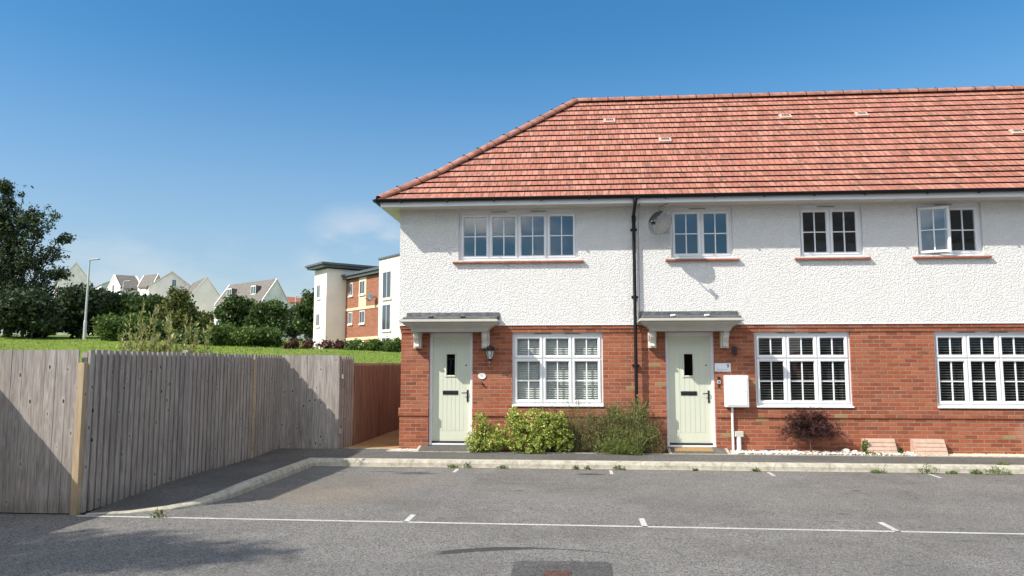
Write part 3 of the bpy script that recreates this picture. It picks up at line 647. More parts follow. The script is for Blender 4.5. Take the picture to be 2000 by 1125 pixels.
def canopy(par, x0, x1, lab=None, ltint=None):
    # moulded hood: x0,x1 at the ledge; inset loft down to the fascia
    prof = [(.004, 2.714), (.004, 2.694), (-.012, 2.690), (-.014, 2.664), (.022, 2.662), (.022, 2.650), (.040, 2.648), (.052, 2.628), (.068, 2.610), (.092, 2.596), (.112, 2.590), (.112, 2.578), (.128, 2.577), (.150, 2.566), (.166, 2.548), (.172, 2.534), (.190, 2.533), (.190, 2.500), (.204, 2.499), (.204, 2.478)]
    yf = 14.52; mb = MB(); b = len(mb.v)
    for i, z in prof: mb.v += [(x0+i, D+.0, z), (x0+i, yf+i, z), (x1-i, yf+i, z), (x1-i, D+.0, z)]
    n = len(prof)
    for k in range(n-1):
        for j in range(3): mb.f.append((b+k*4+j, b+k*4+j+1, b+k*4+5+j, b+k*4+4+j)); mb.mi.append(0)
    mb.f.append(tuple(b+i for i in (0, 1, 2, 3))); mb.mi.append(0); e = b+(n-1)*4; mb.f.append((e, e+3, e+2, e+1)); mb.mi.append(0)
    cn = mb.build('porch_canopy', M['hood'], par)
    r = MB(); a0, a1 = x0+.055, x1-.03
    r.prism([(yf+.02, 2.714), (yf+.02, 2.738), (yf+.07, 2.755), (14.98, 2.79), (15.05, 2.80), (15.05, 2.714)], 'x', a0, a1); r.prism([(D-.002-.045, 2.714), (D-.002-.045, 2.875), (D-.062, 2.875), (D-.075, 2.80), (D-.075, 2.714)], 'x', a0-.03, a1+.03)
    r.build('lead_flashing', M['lead'], cn, bevel=.006)
    for t in (.33, .66):
        cx = x0+(x1-x0)*t-.02; q = MB(); q.obox((cx, yf+.045, 2.765), (.045, .0, .004), (0, .04, .008), (0, -.004, .014)); q.build('lead_clip', M['pvc'] if ltint else M['lead'], cn, bevel=.004)
    for cx in (x0+.262, x1-.262-.01):
        k = MB(); pf = [(D, 2.478), (14.82, 2.478), (14.82, 2.452), (14.845, 2.445), (14.845, 2.40), (14.86, 2.36), (14.895, 2.32), (14.935, 2.285), (14.955, 2.25), (14.95, 2.225), (14.92, 2.215), (14.92, 2.185), (D, 2.185)]
        k.prism(pf, 'x', cx-.045, cx+.045); pf2 = [(D, 2.476), (14.85, 2.476), (14.85, 2.44), (14.99, 2.43), (15.0, 2.17), (D, 2.17)]
        k.prism([(D, 2.474), (14.90, 2.474), (14.905, 2.40), (14.99, 2.28), (14.975, 2.20), (14.975, 2.155), (D, 2.155)], 'x', cx-.075, cx-.047); k.prism([(D, 2.474), (14.90, 2.474), (14.905, 2.40), (14.99, 2.28), (14.975, 2.20), (14.975, 2.155), (D, 2.155)], 'x', cx+.047, cx+.075); k.box(cx-.047, cx+.047, 14.97, D, 2.157, 2.184)
        k.build('bracket', M['cream_trim'], cn, bevel=.003)
    return cn
EX, EY = -3.87, 14.58; NR = 18; AMAX = 3.97
KICK = 1.0
def prof(a): return 5.085+.74*min(a, KICK)+.860*max(0, a-KICK)
YB = EY+2*AMAX                                    # rear eave
def roof_rows(mb, x_left, x1, hip):
    rows = [AMAX*i/NR for i in range(NR+1)]
    def q(pts, uvs, mi=0): mb.q(*pts, mi=mi); mb.uvs.append(uvs)
    for i in range(NR):
        a0, a1 = rows[i], rows[i+1]; zl, zh = prof(a0)+.034, prof(a1)+.006; L = lambda a: EX+a if hip else x_left
        seg = max(1, int((x1-L(a0))/1.2)); X0 = [L(a0)+(x1-L(a0))*k/seg for k in range(seg+1)]; X1 = [L(a1)+(x1-L(a1))*k/seg for k in range(seg+1)]
        rr = [0.]+[rnd.uniform(-.003, .003) for _ in range(seg-1)]+[0.]
        for k in range(seg):
            q([(X0[k], EY+a0-.012, zl+rr[k]), (X0[k+1], EY+a0-.012, zl+rr[k+1]), (X1[k+1], EY+a1, zh), (X1[k], EY+a1, zh)], [(X0[k], i+.02), (X0[k+1], i+.02), (X1[k+1], i+.98), (X1[k], i+.98)])
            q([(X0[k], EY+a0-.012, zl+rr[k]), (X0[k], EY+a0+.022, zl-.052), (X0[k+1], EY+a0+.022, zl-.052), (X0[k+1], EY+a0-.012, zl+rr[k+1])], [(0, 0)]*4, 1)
        if hip:                                   # side slope
            q([(EX+a0-.012, EY+a0, zl), (EX+a1, EY+a1, zh), (EX+a1, YB-a1, zh), (EX+a0-.012, YB-a0, zl)], [(EY+a0, i+.02), (EY+a1, i+.98), (YB-a1, i+.98), (YB-a0, i+.02)])
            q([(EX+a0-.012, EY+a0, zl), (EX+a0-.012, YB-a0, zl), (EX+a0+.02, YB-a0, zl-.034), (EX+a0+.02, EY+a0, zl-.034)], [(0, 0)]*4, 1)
        q([(L(a0), YB-a0+.012, zl), (L(a1), YB-a1, zh), (x1, YB-a1, zh), (x1, YB-a0+.012, zl)], [(L(a0), i+.02), (L(a1), i+.98), (x1, i+.98), (x1, i+.02)])
def caps(mb, p0, p1, r, step, un):
    p0, p1 = Vector(p0), Vector(p1); L = (p1-p0).length; d = (p1-p0)/L; n = max(1, round(L/step)); h = Vector((-d.y, d.x, 0)).normalized(); u = h.cross(d) if h.cross(d).z > 0 else d.cross(h)
    for i in range(n):
        a, b = p0+d*(L*i/n), p0+d*(L*(i+1)/n); r0, r1 = r*1.0, r*1.06
        for k in range(8):
            t0, t1 = math.pi*k/8-.12, math.pi*(k+1)/8-.12+(.24 if k == 7 else 0)
            t0 = math.pi*1.1*k/8-.157; t1 = math.pi*1.1*(k+1)/8-.157
            P0 = lambda c, rr, t: c+h*math.cos(t)*rr+u*math.sin(t)*rr*.8
            mb.q(P0(a, r0, t0), P0(b-d*.012, r1, t0), P0(b-d*.012, r1, t1), P0(a, r0, t1))
            un.q(P0(b-d*.012, r1*1.03, t0), P0(b+d*.003, r1*1.03, t0), P0(b+d*.003, r1*1.03, t1), P0(b-d*.012, r1*1.03, t1), mi=1)
        un.obox(b+u*r*.86, d*.007, h*.025, u*.018, mi=1)
def house(name, label, xa, xb, doors, lows, ups, hip=False, gable=False):
    par = empty(name, ((xa+xb)/2, D, .12), label, 'house', 'red roofed houses of the terrace')
    holes = [(a, b, 0.2, 2.47) for a, b in doors]+[(a, b, 1.045, 2.47) for a, b in lows]; uh = [(a, b, 3.93, 4.945) for a, b in ups]
    xl = xa; P_ = lambda p: (xa-p if hip else xa)
    w_ = MB()
    for z0, z1, p in ((.05, .82, .014), (.82, .97, .034), (.97, 2.47, 0.), (2.47, 2.545, .016), (2.545, 2.62, .032)):
        wall_grid(w_, P_(p), xb, z0, z1, holes, D-p, D+.28)
        w_.box(xa-(p if hip else -.004), xa+(.28 if hip else .1), D+.28, 22.1, z0, z1)
    w_.box(xa, xb, 22.1, 22.38, .05, 2.62)
    w_.build('wall', M['brick'], par)
    u = MB(); gp = .004 if not hip else 0
    wall_grid(u, (xa-.045 if hip else xa+(.004 if xa < 2 else 0)), xb-(.004 if xb < 2 else 0), 2.62, 4.99, uh, D-.045, D+.28)
    u.box(xa-(.045 if hip else -.004), xa+(.28 if hip else .1), D+.28, 22.1, 2.62, 4.99)
    u.box(xa, xb, 22.1, 22.38, 2.62, 4.99)
    if gable: u.prism([(D, .1), (D, 5.0), (EY+AMAX, prof(AMAX)-.06), (22.3, 5.0), (22.3, .1)], 'x', xb-.3, xb)
    u.build('upper_wall', M['render'], par)
    b = MB(); b.box((xa-.05 if hip else xa+(.004 if xa < 2 else 0)), xb-(.004 if xb < 2 else 0), D-.052, D-.030, 2.612, 2.628); b.build('render_bead', M['pvc'], par)
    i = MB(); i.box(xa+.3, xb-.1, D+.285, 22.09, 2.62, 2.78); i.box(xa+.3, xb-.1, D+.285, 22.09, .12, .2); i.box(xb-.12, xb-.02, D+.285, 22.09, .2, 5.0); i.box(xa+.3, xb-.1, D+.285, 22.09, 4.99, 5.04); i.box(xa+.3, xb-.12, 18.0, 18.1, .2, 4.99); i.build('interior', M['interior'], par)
    for a, b_ in doors: door(par, a, b_)
    # eaves
    e = MB(); L = EX+.05 if hip else xa
    e.box(L+.022, xb, 14.632, D+.02, 4.975, 4.987); e.build('soffit', M['cream_trim'], par) if not hip else None
    if hip:
        e.box(L+.022, xa+.02, D+.02, 22.5, 4.975, 4.987); e.build('soffit', M['cream_trim'], par)
    e = MB(); e.prism([(14.61, 4.957), (14.61, 5.10), (14.63, 5.10), (14.63, 4.957)], 'x', L, xb)
    if hip: e.box(L, L+.02, 14.632, 22.5, 4.957, 5.10)
    e.build('fascia', M['pvc'], par)
    gt = MB()
    def gut(p0, p1, nrm):
        for k in range(10):
            t0, t1 = math.pi*k/10, math.pi*(k+1)/10; rr = .061
            f = lambda p, t, r_: (p[0]+nrm[0]*math.cos(t)*r_, p[1]+nrm[1]*math.cos(t)*r_, p[2]-math.sin(t)*r_*.92)
            gt.q(f(p0, t0, rr), f(p1, t0, rr), f(p1, t1, rr), f(p0, t1, rr)); gt.q(f(p0, t0, rr-.004), f(p0, t1, rr-.004), f(p1, t1, rr-.004), f(p1, t0, rr-.004))
    gx0 = EX-.03 if hip else xa
    gut((gx0, 14.548, 5.092), (xb, 14.548, 5.092), (0, 1)); gt.box(gx0, xb, 14.489, 14.493, 5.085, 5.100)
    if hip: gut((EX-.03, 14.51, 5.092), (EX-.03, 22.5, 5.092), (1, 0)); gt.lathe((EX-.03, 14.548, 5.04), [(0, -.003), (.05, .0), (.055, .055)], 10)
    x = gx0+.5
    while x < xb: gt.box(x-.012, x+.012, 14.488, 14.606, 5.030, 5.055); gt.box(x-.02, x+.02, 14.484, 14.60, 5.033, 5.045); x += .93
    gt.build('gutter', M['black'], par)
    r = MB(); roof_rows(r, xa, xb, hip); rf = r.build('roof', [M['tiles'], M['tile_lip_shade']], par)
    c = MB(); un = c; rz = prof(AMAX)+.015
    caps(c, (EX+AMAX if hip else xa, EY+AMAX, rz), (xb, EY+AMAX, rz), .115, .44, un)
    c.build('ridge_tiles', [M['ridge'], M['mortar_dark']], rf)
    if hip:
        hz = MB(); hu = hz
        for sy in (1, -1):
            ys = EY if sy == 1 else YB
            caps(hz, (EX+.02, ys+sy*.02, prof(0)+.02), (EX+KICK, ys+sy*KICK, prof(KICK)+.02), .11, .46, hu); caps(hz, (EX+KICK, ys+sy*KICK, prof(KICK)+.02), (EX+AMAX-.02, ys+sy*(AMAX-.02), rz), .11, .46, hu)
        hz.build('hip_tiles', [M['ridge'], M['mortar_dark']], rf)
    for a, b in lows: pass
    return par, rf
def vent(rf, px, row, flat=False):
    a0 = AMAX*row/NR; a1 = AMAX*(row+1)/NR; z0, z1 = prof(a0), prof(a1); x0, x1 = px-.14, px+.14; sl_ = (z1-z0)/(a1-a0); nrm = Vector((0, -sl_, 1)).normalized(); up = Vector((0, 1, sl_)).normalized()
    c = Vector((px, EY+(a0+a1)/2, (z0+z1)/2))+nrm*.04; m = MB(); m.obox(c, (.135, 0, 0), up*.10, nrm*.020); m.obox(c+nrm*.026+up*.01, (.10, 0, 0), up*.05, nrm*.004)
    m.build('roof_vent', M['ventpl'], rf, bevel=.006); m = MB()
    for k in range(4): m.obox(c+nrm*.031+Vector((-.066+.044*k, 0, 0))+up*.01, (.017, 0, 0), up*.036, nrm*.003)
    m.build('vent_slots', M['rubber'], rf)

hA, rA = house('end_terrace_house', 'left end house with the hipped roof corner, grey slatted blinds and oval number plaque', -3.47, 1.30, [(-2.90, -2.02)], [(-1.225, .57)], [(-2.31, .10)], hip=True)
hB, rB = house('terraced_house', 'middle house right of the downpipe, with the sage door, white meter box and purple maple', 1.30, 6.15, [(1.79, 2.73)], [(3.50, 5.31)], [(1.93, 3.135), (4.42, 5.615)])
hC, rC = house('terraced_house', 'right hand house with the open upstairs casement, cut by the picture edge', 6.15, 11.4, [(9.4, 10.34)], [(6.855, 8.67)], [(6.635, 7.84)], gable=True)
window(hA, -1.225, .57, 1.045, 2.47, 3, 1.955, blind=(48, .044, .0015))
window(hB, 3.50, 5.31, 1.045, 2.47, 3, 1.955, blind=(10, .049, .0030))
window(hC, 6.855, 8.67, 1.045, 2.47, 3, 1.955, blind=(10, .049, .0030))
window(hA, -2.31, .10, 3.93, 4.945, 4, yf=D+.03, upper=True)
window(hB, 1.93, 3.135, 3.93, 4.945, 2, yf=D+.03, upper=True)
window(hB, 4.42, 5.615, 3.93, 4.945, 2, yf=D+.03, upper=True)
window(hC, 6.635, 7.84, 3.93, 4.945, 2, yf=D+.03, upper=True, openleaf=True)
canopy(hA, -3.38, -1.475); canopy(hB, 1.265, 3.185, ltint=True); canopy(hC, 8.9, 10.85, ltint=True)
vent(rA, .88, 13); vent(rB, 2.06, 9); vent(rB, 4.93, 13); vent(rC, 6.64, 13); vent(rC, 9.51, 9)
# downpipe
p = MB(); px_ = 1.205; p.tube([(px_, 14.548, 5.05), (px_, 14.548, 4.97), (px_, 14.57, 4.92), (px_, 14.92, 4.80), (px_, 14.985, 4.74), (px_, 14.985, .17)], .034, 12)
p.tube([(px_, 14.548, 5.06), (px_, 14.548, 4.965)], .042, 12); p.tube([(px_, 14.985, 4.78), (px_, 14.985, 4.66)], .042, 12)
dp = p.build('downpipe', M['black'], hA, smooth=False)
for z in (4.50, 3.16, 1.82, .6): q = MB(); q.box(px_-.065, px_+.065, 15.02, 15.055 if z > 2.6 else 15.1, z-.02, z+.02); q.tube([(px_, 14.985, z-.022), (px_, 14.985, z+.022)], .041, 12); q.build('pipe_clip', M['black'], dp)
# air brick
q = MB(); q.box(3.62, 3.84, D-.018, D-.0135, .17, .245)
for i in range(9):
    for j in range(2): q.box(3.632+i*.0225, 3.644+i*.0225, D-.0195, D-.0175, .18+j*.03, .202+j*.03, mi=1)
q.build('air_brick', [M['ridge'], M['mortar_dark']], hB)

# ================================================================== WALL-MOUNTED THINGS
lt = empty('wall_lantern', (-1.655, D, 1.87), 'black carriage lantern with pale glass beside the left door', 'wall lamp')
q = MB(); q.lathe((-1.63, D-.012, 2.14), [(0, -.012), (.05, -.010), (.055, .012)], 14, axis='y'); q.tube([(-1.63, D-.02, 2.10), (-1.63, D-.08, 2.07), (-1.64, D-.13, 2.10), (-1.655, D-.145, 2.17), (-1.655, D-.145, 2.20)], .010, 7); q.build('bracket', M['gun'], lt)
c0 = Vector((-1.655, D-.145, 0)); q = MB(); q.lathe(c0, [(.0, 2.235), (.012, 2.225), (.018, 2.205), (.05, 2.18), (.055, 2.165), (.098, 2.115), (.10, 2.105), (.085, 2.10)], 6); q.build('cap', M['gun'], lt)
q = MB(); q.lathe(c0, [(.080, 2.10), (.048, 1.945)], 6); q.build('glass', M['lampglass'], lt); q = MB()
for k in range(6): t = math.pi*k/3; q.tube([c0+Vector((.083*math.cos(t), .083*math.sin(t), 2.10)), c0+Vector((.05*math.cos(t), .05*math.sin(t), 1.945))], .006, 5)
q.lathe(c0, [(.056, 1.95), (.056, 1.94), (.03, 1.915), (.014, 1.90), (.014, 1.885), (.018, 1.878), (0, 1.862)], 8); q.build('cage', M['gun'], lt)
sp = empty('black_wall_light', (3.107, D, 2.02), 'small black box shaped up and down light above the number 9 plate', 'wall lamp')
q = MB(); q.box(3.068, 3.146, D-.10, D-.03, 2.02, 2.185); q.build('housing', M['gun'], sp, bevel=.008); q = MB(); q.box(3.085, 3.13, D-.03, D, 2.06, 2.15); q.lathe((3.107, D-.065, 2.018), [(0, -.004), (.02, -.003), (.024, .004)], 12); q.build('mount', M['black'], sp)
pl = empty('oval_number_plaque', (-1.827, D, 1.545), 'small oval white ceramic house number plaque right of the left door', 'sign')
q = MB(); n = 28; rimp = [(.078, D), (.080, D-.012), (.074, D-.018), (.066, D-.014), (0, D-.014)]; b = 0
for r_, y in rimp: q.v += [(-1.827+r_*math.cos(2*math.pi*k/n), y, 1.605+r_*.74*math.sin(2*math.pi*k/n)) for k in range(n)]
for i in range(4):
    for k in range(n): j = (k+1) % n; q.f.append((i*n+k, i*n+j, (i+1)*n+j, (i+1)*n+k)); q.mi.append(0)
q.build('plate', M['plate'], pl, smooth=True); text_mesh('number', '8', .062, (-1.827, D-.0155, 1.605), M['fargrey'], pl)
bb = tag(MB().lathe((-1.815, D-.015, 1.45), [(0, -.03), (.016, -.028), (.02, -.01), (.022, .014)], 10, axis='y').tube([(-1.825, D-.02, 1.485), (-1.815, D-.03, 1.45), (-1.80, D-.025, 1.415)], [.008, .012, .007], 7).build('hook', M['gun']), 'small black hook on the brickwork under the oval plaque', 'hook')
np_ = empty('number_plate', (2.88, D, 1.70), 'white rectangular plate reading 9 right of the second door', 'sign')
q = MB(); q.box(2.728, 3.032, D-.012, D, 1.70, 1.86); q.build('plate', M['plate'], np_, bevel=.002)
text_mesh('number', '9', .105, (2.980, D-.0135, 1.802), M['ink'], np_)
q = MB(); q.box(2.755, 3.01, D-.0135, D-.0125, 1.745, 1.749); q.box(2.765, 3.01, D-.0135, D-.0125, 1.725, 1.731); q.build('ruled_lines', simple('grey_print', (.25, .27, .3), .5), np_)
q = MB()
for x, z in ((2.742, 1.713), (3.018, 1.713), (2.742, 1.847), (3.018, 1.847)): q.lathe((x, D-.013, z), [(0, -.002), (.005, -.001), (.006, .002)], 8, axis='y')
q.build('screws', simple('red_screw_caps', (.5, .2, .18), .4), np_)
db = empty('video_doorbell', (2.80, D, 1.47), 'grey and black video doorbell above a small key hook by the second door', 'doorbell')
q = MB(); q.box(2.772, 2.828, D-.028, D, 1.535, 1.60, mi=0); q.box(2.770, 2.830, D-.026, D, 1.468, 1.535, mi=1); q.lathe((2.80, D-.028, 1.50), [(0, -.003), (.016, -.002), (.018, .004)], 14, axis='y', mi=0); q.lathe((2.80, D-.030, 1.567), [(0, -.004), (.012, -.002), (.014, .004)], 12, axis='y', mi=0); q.build('doorbell_body', [M['gun'], simple('satin_nickel', (.45, .46, .47), .35)], db, bevel=.003)
tag(MB().box(2.785, 2.815, D-.02, D, 1.415, 1.45).lathe((2.80, D-.02, 1.40), [(0, -.012), (.013, -.01), (.015, .012)], 10, axis='y').tube([(2.80, D-.02, 1.40), (2.81, D-.028, 1.375)], [.008, .005], 6).build('key_hook', M['gun']), 'tiny black hook directly under the doorbell', 'hook')
mbx = empty('meter_box', (3.115, D, 1.02), 'white plastic meter cabinet on the brick wall right of the second door', 'meter box')
q = MB(); q.box(2.892, 3.335, D-.15, D, 1.02, 1.625); q.build('cabinet', M['pvc'], mbx, bevel=.012)
q = MB(); q.box(2.925, 3.302, D-.158, D-.15, 1.052, 1.593); q.build('cover', M['pvc'], mbx, bevel=.004); q = MB(); q.lathe((3.265, D-.160, 1.33), [(0, -.004), (.009, -.003), (.010, .004)], 10, axis='y'); q.build('latch', M['galv'], mbx)
q = MB(); q.tube([(3.03, D-.06, 1.02), (3.03, D-.055, .9), (3.03, D-.05, .35), (3.025, D-.07, .16)], .024, 10); q.build('supply_pipe', M['pvc'], mbx)
wbx = empty('gas_terminal', (3.15, D, .16), 'small pale box on a short white pipe below the meter cabinet', 'utility box')
q = MB(); q.box(3.065, 3.225, D-.09, D-.015, .455, .56); q.build('terminal_box', M['fargrey'], wbx, bevel=.008); q = MB(); q.tube([(3.14, D-.06, .455), (3.14, D-.06, .16)], .042, 12); q.tube([(3.14, D-.06, .20), (3.14, D-.06, .14)], .05, 12, mi=1); q.build('pipe', [M['pvc'], M['black']], wbx)
# satellite dish
sd = empty('satellite_dish', (1.72, D-.05, 4.62), 'grey satellite dish on a wall arm left of the two light upstairs window', 'satellite dish')
dc = Vector((1.675, 14.62, 4.56)); dn = Vector((-.44, -.86, .26)).normalized(); du = dn.cross(Vector((0, 0, 1))).normalized(); dv = du.cross(dn)
q = MB(); n = 32; rr = [0, .06, .12, .18, .235, .255, .258, .25]; dd = [-.050, -.047, -.037, -.022, -.003, .004, -.001, -.008]
for r_, h in zip(rr, dd): q.v += [tuple(dc+du*math.cos(2*math.pi*k/n)*r_*.93+dv*math.sin(2*math.pi*k/n)*r_+dn*h) for k in range(n)]
for i in range(len(rr)-1):
    for k in range(n): j = (k+1) % n; q.f.append((i*n+k, i*n+j, (i+1)*n+j, (i+1)*n+k)); q.mi.append(0)
b = len(q.v)
for r_, h in zip(rr[:6], dd[:6]): q.v += [tuple(dc+du*math.cos(2*math.pi*k/n)*r_*.93+dv*math.sin(2*math.pi*k/n)*r_+dn*(h-.008)) for k in range(n)]
for i in range(5):
    for k in range(n): j = (k+1) % n; q.f.append((b+i*n+k, b+(i+1)*n+k, b+(i+1)*n+j, b+i*n+j)); q.mi.append(0)
q.build('reflector', M['dish'], sd, smooth=True)
foot = dc-dv*.25+dn*.0; lnb = dc-dv*.14+dn*.34+du*.0
q = MB(); q.tube([foot-dn*.03, foot+dn*.06-dv*.01, lnb-dv*.03], .012, 6); q.build('feed_arm', M['galv'], sd)
q = MB(); q.tube([lnb+dn*.05, lnb, lnb-dn*.06], [.018, .024, .03], 10); q.tube([lnb-du*.045, lnb+du*.045], .018, 8); q.tube([lnb-dn*.0, lnb-dv*.06+dn*.02], .016, 8); q.build('feed_horn', [M['black']], sd)
q = MB(); bk = dc-dn*.088; q.box(1.80, 1.92, D-.060, D-.045, 4.42, 4.60); q.tube([(1.86, D-.06, 4.50), (1.86, 14.86, 4.48), (1.82, 14.80, 4.50), tuple(bk)], .016, 8); q.obox(bk, du*.04, dv*.06, dn*.02); q.build('wall_bracket', M['galv'], sd)
q = MB(); q.tube([tuple(dc+dv*.2-dn*.03), (1.70, 14.70, 4.80), (1.70, D-.10, 4.90), (1.72, D-.06, 4.96), (1.86, 14.75, 4.972)], .005, 5); q.build('cable', M['black'], sd)
tag(MB().box(1.93, 2.62, 14.80, 15.12, .262-.06, .225).build('tmpmat', M['mat']), 'x', 'x')
bpy.data.objects.remove(bpy.data.objects['tmpmat'])
q = MB(); a = math.atan2(.096, .5); q.obox((2.27, 14.97, .217), (.36, 0, 0), (0, .13, .13*math.tan(a)), (0, -.002, .008)); tag(q.build('doormat', M['mat'], bevel=.003), 'brown coir doormat on the ramp of the second door', 'doormat')

# slatted boxes
def slatbox(x0, label):
    e = empty('slatted_cover', (x0+.27, 14.95, .16), label, 'cover box', 'slatted covers standing against the wall')
    q = MB()
    for xx in (x0, x0+.545): q.prism([(D-.02, .16), (D-.02, .445), (14.97, .445), (14.95, .43), (14.82, .17), (14.82, .16)], 'x', xx, xx+.02)
    q.build('side_panel', M['boxclad'], e, bevel=.002); q = MB(); P0, P1 = Vector((0, 14.955, .445)), Vector((0, 14.80, .165))
    for k in range(4):
        a, b = P0.lerp(P1, k/4), P0.lerp(P1, (k+1)/4); d = (b-a); n_ = Vector((0, -d.z, d.y)).normalized(); n_ = n_ if n_.y < 0 else -n_
        q.obox(((x0*2+.565)/2, (a.y+b.y)/2, (a.z+b.z)/2)+n_*.006 if False else Vector((x0+.2825, (a.y+b.y)/2, (a.z+b.z)/2))+n_*.006, (.268, 0, 0), d*.455, n_*.009+d*.03)
    q.build('slats', M['boxclad'], e, bevel=.002)
    q = MB(); q.box(x0+.02, x0+.545, 14.96, D-.03, .43, .447); q.build('lid', M['boxclad'], e)
slatbox(5.42, 'left pink beige slatted cover box on the pebbles with ivy at its foot'); slatbox(6.31, 'right pink beige slatted cover box beside the cream gravel')

# ================================================================== FENCES
def boards(mb, p0, p1, ztop, zb0, zb1, w_, th, ridged=True, jitter=.006, gap=.002, seed=1):
    rr = random.Random(seed); p0, p1 = Vector(p0+(0,)), Vector(p1+(0,)); L = (p1-p0).length; d = (p1-p0)/L; n_ = Vector((d.y, -d.x, 0)); n = round(L/w_)
    for i in range(n):
        t = (i+.5)/n; c = p0+d*(L*t); zb = zb0+(zb1-zb0)*t; zt = ztop+rr.uniform(-jitter, jitter); h = (zt-zb)/2; ww = L/n/2-gap
        if ridged:
            c2 = c+d*(L/n/2); t2 = t+.5/n; zb2 = zb0+(zb1-zb0)*t2; h2 = (ztop-.012-zb2)/2
            mb.obox(c2-n_*(th*3.2)+Vector((0, 0, zb2+h2)), d*.045, n_*th, Vector((0, 0, h2))); ww = L/n/2-w_*.16
        tilt = rr.uniform(-.03, .03); dd = (d+n_*tilt).normalized(); nn = Vector((dd.y, -dd.x, 0)); lv = Vector((rr.uniform(-.003, .003), rr.uniform(-.003, .003), 1))
        mb.obox(c+Vector((0, 0, zb+h)), dd*ww, nn*th, lv*h)
FA = empty('timber_fence', (-6.6, 9.1, 0), 'grey flat board fence panel at the far left edge, half in shadow', 'fence', 'timber fence runs')
q = MB(); boards(q, (-7.66, 9.07), (-6.19, 9.085), 2.02, .015, .015, .145, .011, False, .003, seed=3); q.build('board_panel', M['wood'], FA)
q = MB(); q.box(-7.66, -6.2, 9.105, 9.14, .35, .44); q.box(-7.66, -6.2, 9.105, 9.14, 1.55, 1.64); q.build('rail', M['wood'], FA)
q = MB(); q.box(-6.20, -6.13, 9.15, 9.21, 0, 1.99); q.build('end_post', M['wood'], FA)
FR = empty('timber_fence', (-7.66, 6.5, 0), 'grey fence return running towards the viewer beyond the left edge', 'fence', 'timber fence runs')
q = MB(); boards(q, (-7.68, 9.0), (-7.68, 2.0), 2.02, .01, .01, .14, .011, False, seed=4); q.build('board_panel', M['wood'], FR)
FC = empty('timber_fence', (-5.95, 11.4, 0), 'long grey ridged board fence between the two pale posts', 'fence', 'timber fence runs')
q = MB(); boards(q, (-6.085, 9.10), (-5.92, 13.66), 2.02, .01, .13, .125, .015, True, .006, seed=5); q.build('board_panel', M['wood'], FC)
q = MB(); q.box(-6.16, -6.125, 9.2, 13.7, .35, .44); q.box(-6.16, -6.125, 9.2, 13.7, 1.55, 1.64); q.build('rail', M['wood'], FC)
for x, y, z, m, lab in ((-6.137, 9.09, 1.86, 'newwood', 'pale new timber post'), (-6.04, 11.45, 2.06, 'wood', None), (-5.945, 13.72, 1.93, 'newwood', 'pale split timber post')):
    s_ = .042; q = MB(); q.box(x-s_, x+s_, y-s_, y+s_, -.01, z); o = q.build('post', M[m], FC, bevel=.004)
    if lab: o['label'] = lab
FE = empty('timber_fence', (-5.1, 15.0, .12), 'grey fence corner at the pavement end, crossed by a diagonal shadow', 'fence', 'timber fence runs')
q = MB(); boards(q, (-5.95, 13.78), (-5.93, 15.05), 2.02, .12, .15, .120, .015, True, .004, seed=6); boards(q, (-5.93, 15.07), (-4.72, 15.08), 2.025, .15, .15, .142, .011, False, .003, seed=7); boards(q, (-4.735, 15.09), (-4.63, 15.74), 2.0, .15, .15, .105, .015, True, .004, seed=8); q.build('board_panel', M['wood'], FE)
q = MB(); q.box(-5.8, -4.65, 15.10, 15.14, .45, .54); q.box(-5.8, -4.65, 15.10, 15.14, 1.55, 1.64); q.build('rail', M['wood'], FE)
FG = empty('timber_fence', (-4.55, 19, .12), 'red brown vertical slat fence along the side passage by the house', 'fence', 'timber fence runs')
q = MB(); boards(q, (-4.62, 15.78), (-4.55, 26), 1.87, .14, .16, .112, .014, True, .003, seed=9); q.build('board_panel', M['redwood'], FG)
q = MB(); q.box(-4.70, -4.66, 15.8, 26, .45, .54); q.box(-4.70, -4.66, 15.8, 26, 1.5, 1.6); q.build('rail', M['redwood'], FG)

# ================================================================== NEAR PLANTS
def shrub(name, label, cat, loc, blobs, n, size, mat, lw=.55, seed=1, stems=10, sr=.006, group=None, thr=-.12, freq=7, shell=.3, sub=.012, up=.3, part='foliage', stem_mat='bark'):
    e = empty(name, loc, label, cat, group); pts = blob_pts(blobs, n, seed, freq, thr, shell, True, sub)
    pts = pts[pts[:, 2] > loc[2]-.0]
    leaves(part, M[mat], e, pts, size, lw, seed, up=up)
    rr = random.Random(seed); q = MB()
    for k in range(stems):
        b = rr.choice(blobs); tgt = Vector((b[0]+rr.uniform(-.7, .7)*b[3], b[1]+rr.uniform(-.5, .5)*b[4], b[2]+rr.uniform(0, .8)*b[5])); s0 = Vector((b[0]*.6+loc[0]*.4+rr.uniform(-.05, .05), loc[1]+rr.uniform(-.03, .03), loc[2])); md = s0.lerp(tgt, .5)+Vector((rr.uniform(-.04, .04), rr.uniform(-.03, .03), .02))
        q.tube([s0, md, tgt], [sr, sr*.7, sr*.3], 5)
    q.build('stems', M[stem_mat], e); return e
Y0 = 14.78
shrub('variegated_shrub', 'small gold and green leaved shrub touching the left door frame, with a taller tuft', 'shrub', (-1.80, Y0, .16),
      [(-1.80, Y0, .66, .19, .15, .26), (-1.90, Y0-.02, .36, .22, .20, .22), (-1.55, Y0-.02, .42, .26, .20, .27), (-1.72, Y0, .25, .30, .18, .12)], 9500, .036, 'lf_varieg', .5, 11, 14, .006, 'gold leaved shrubs in the bed', -.04)
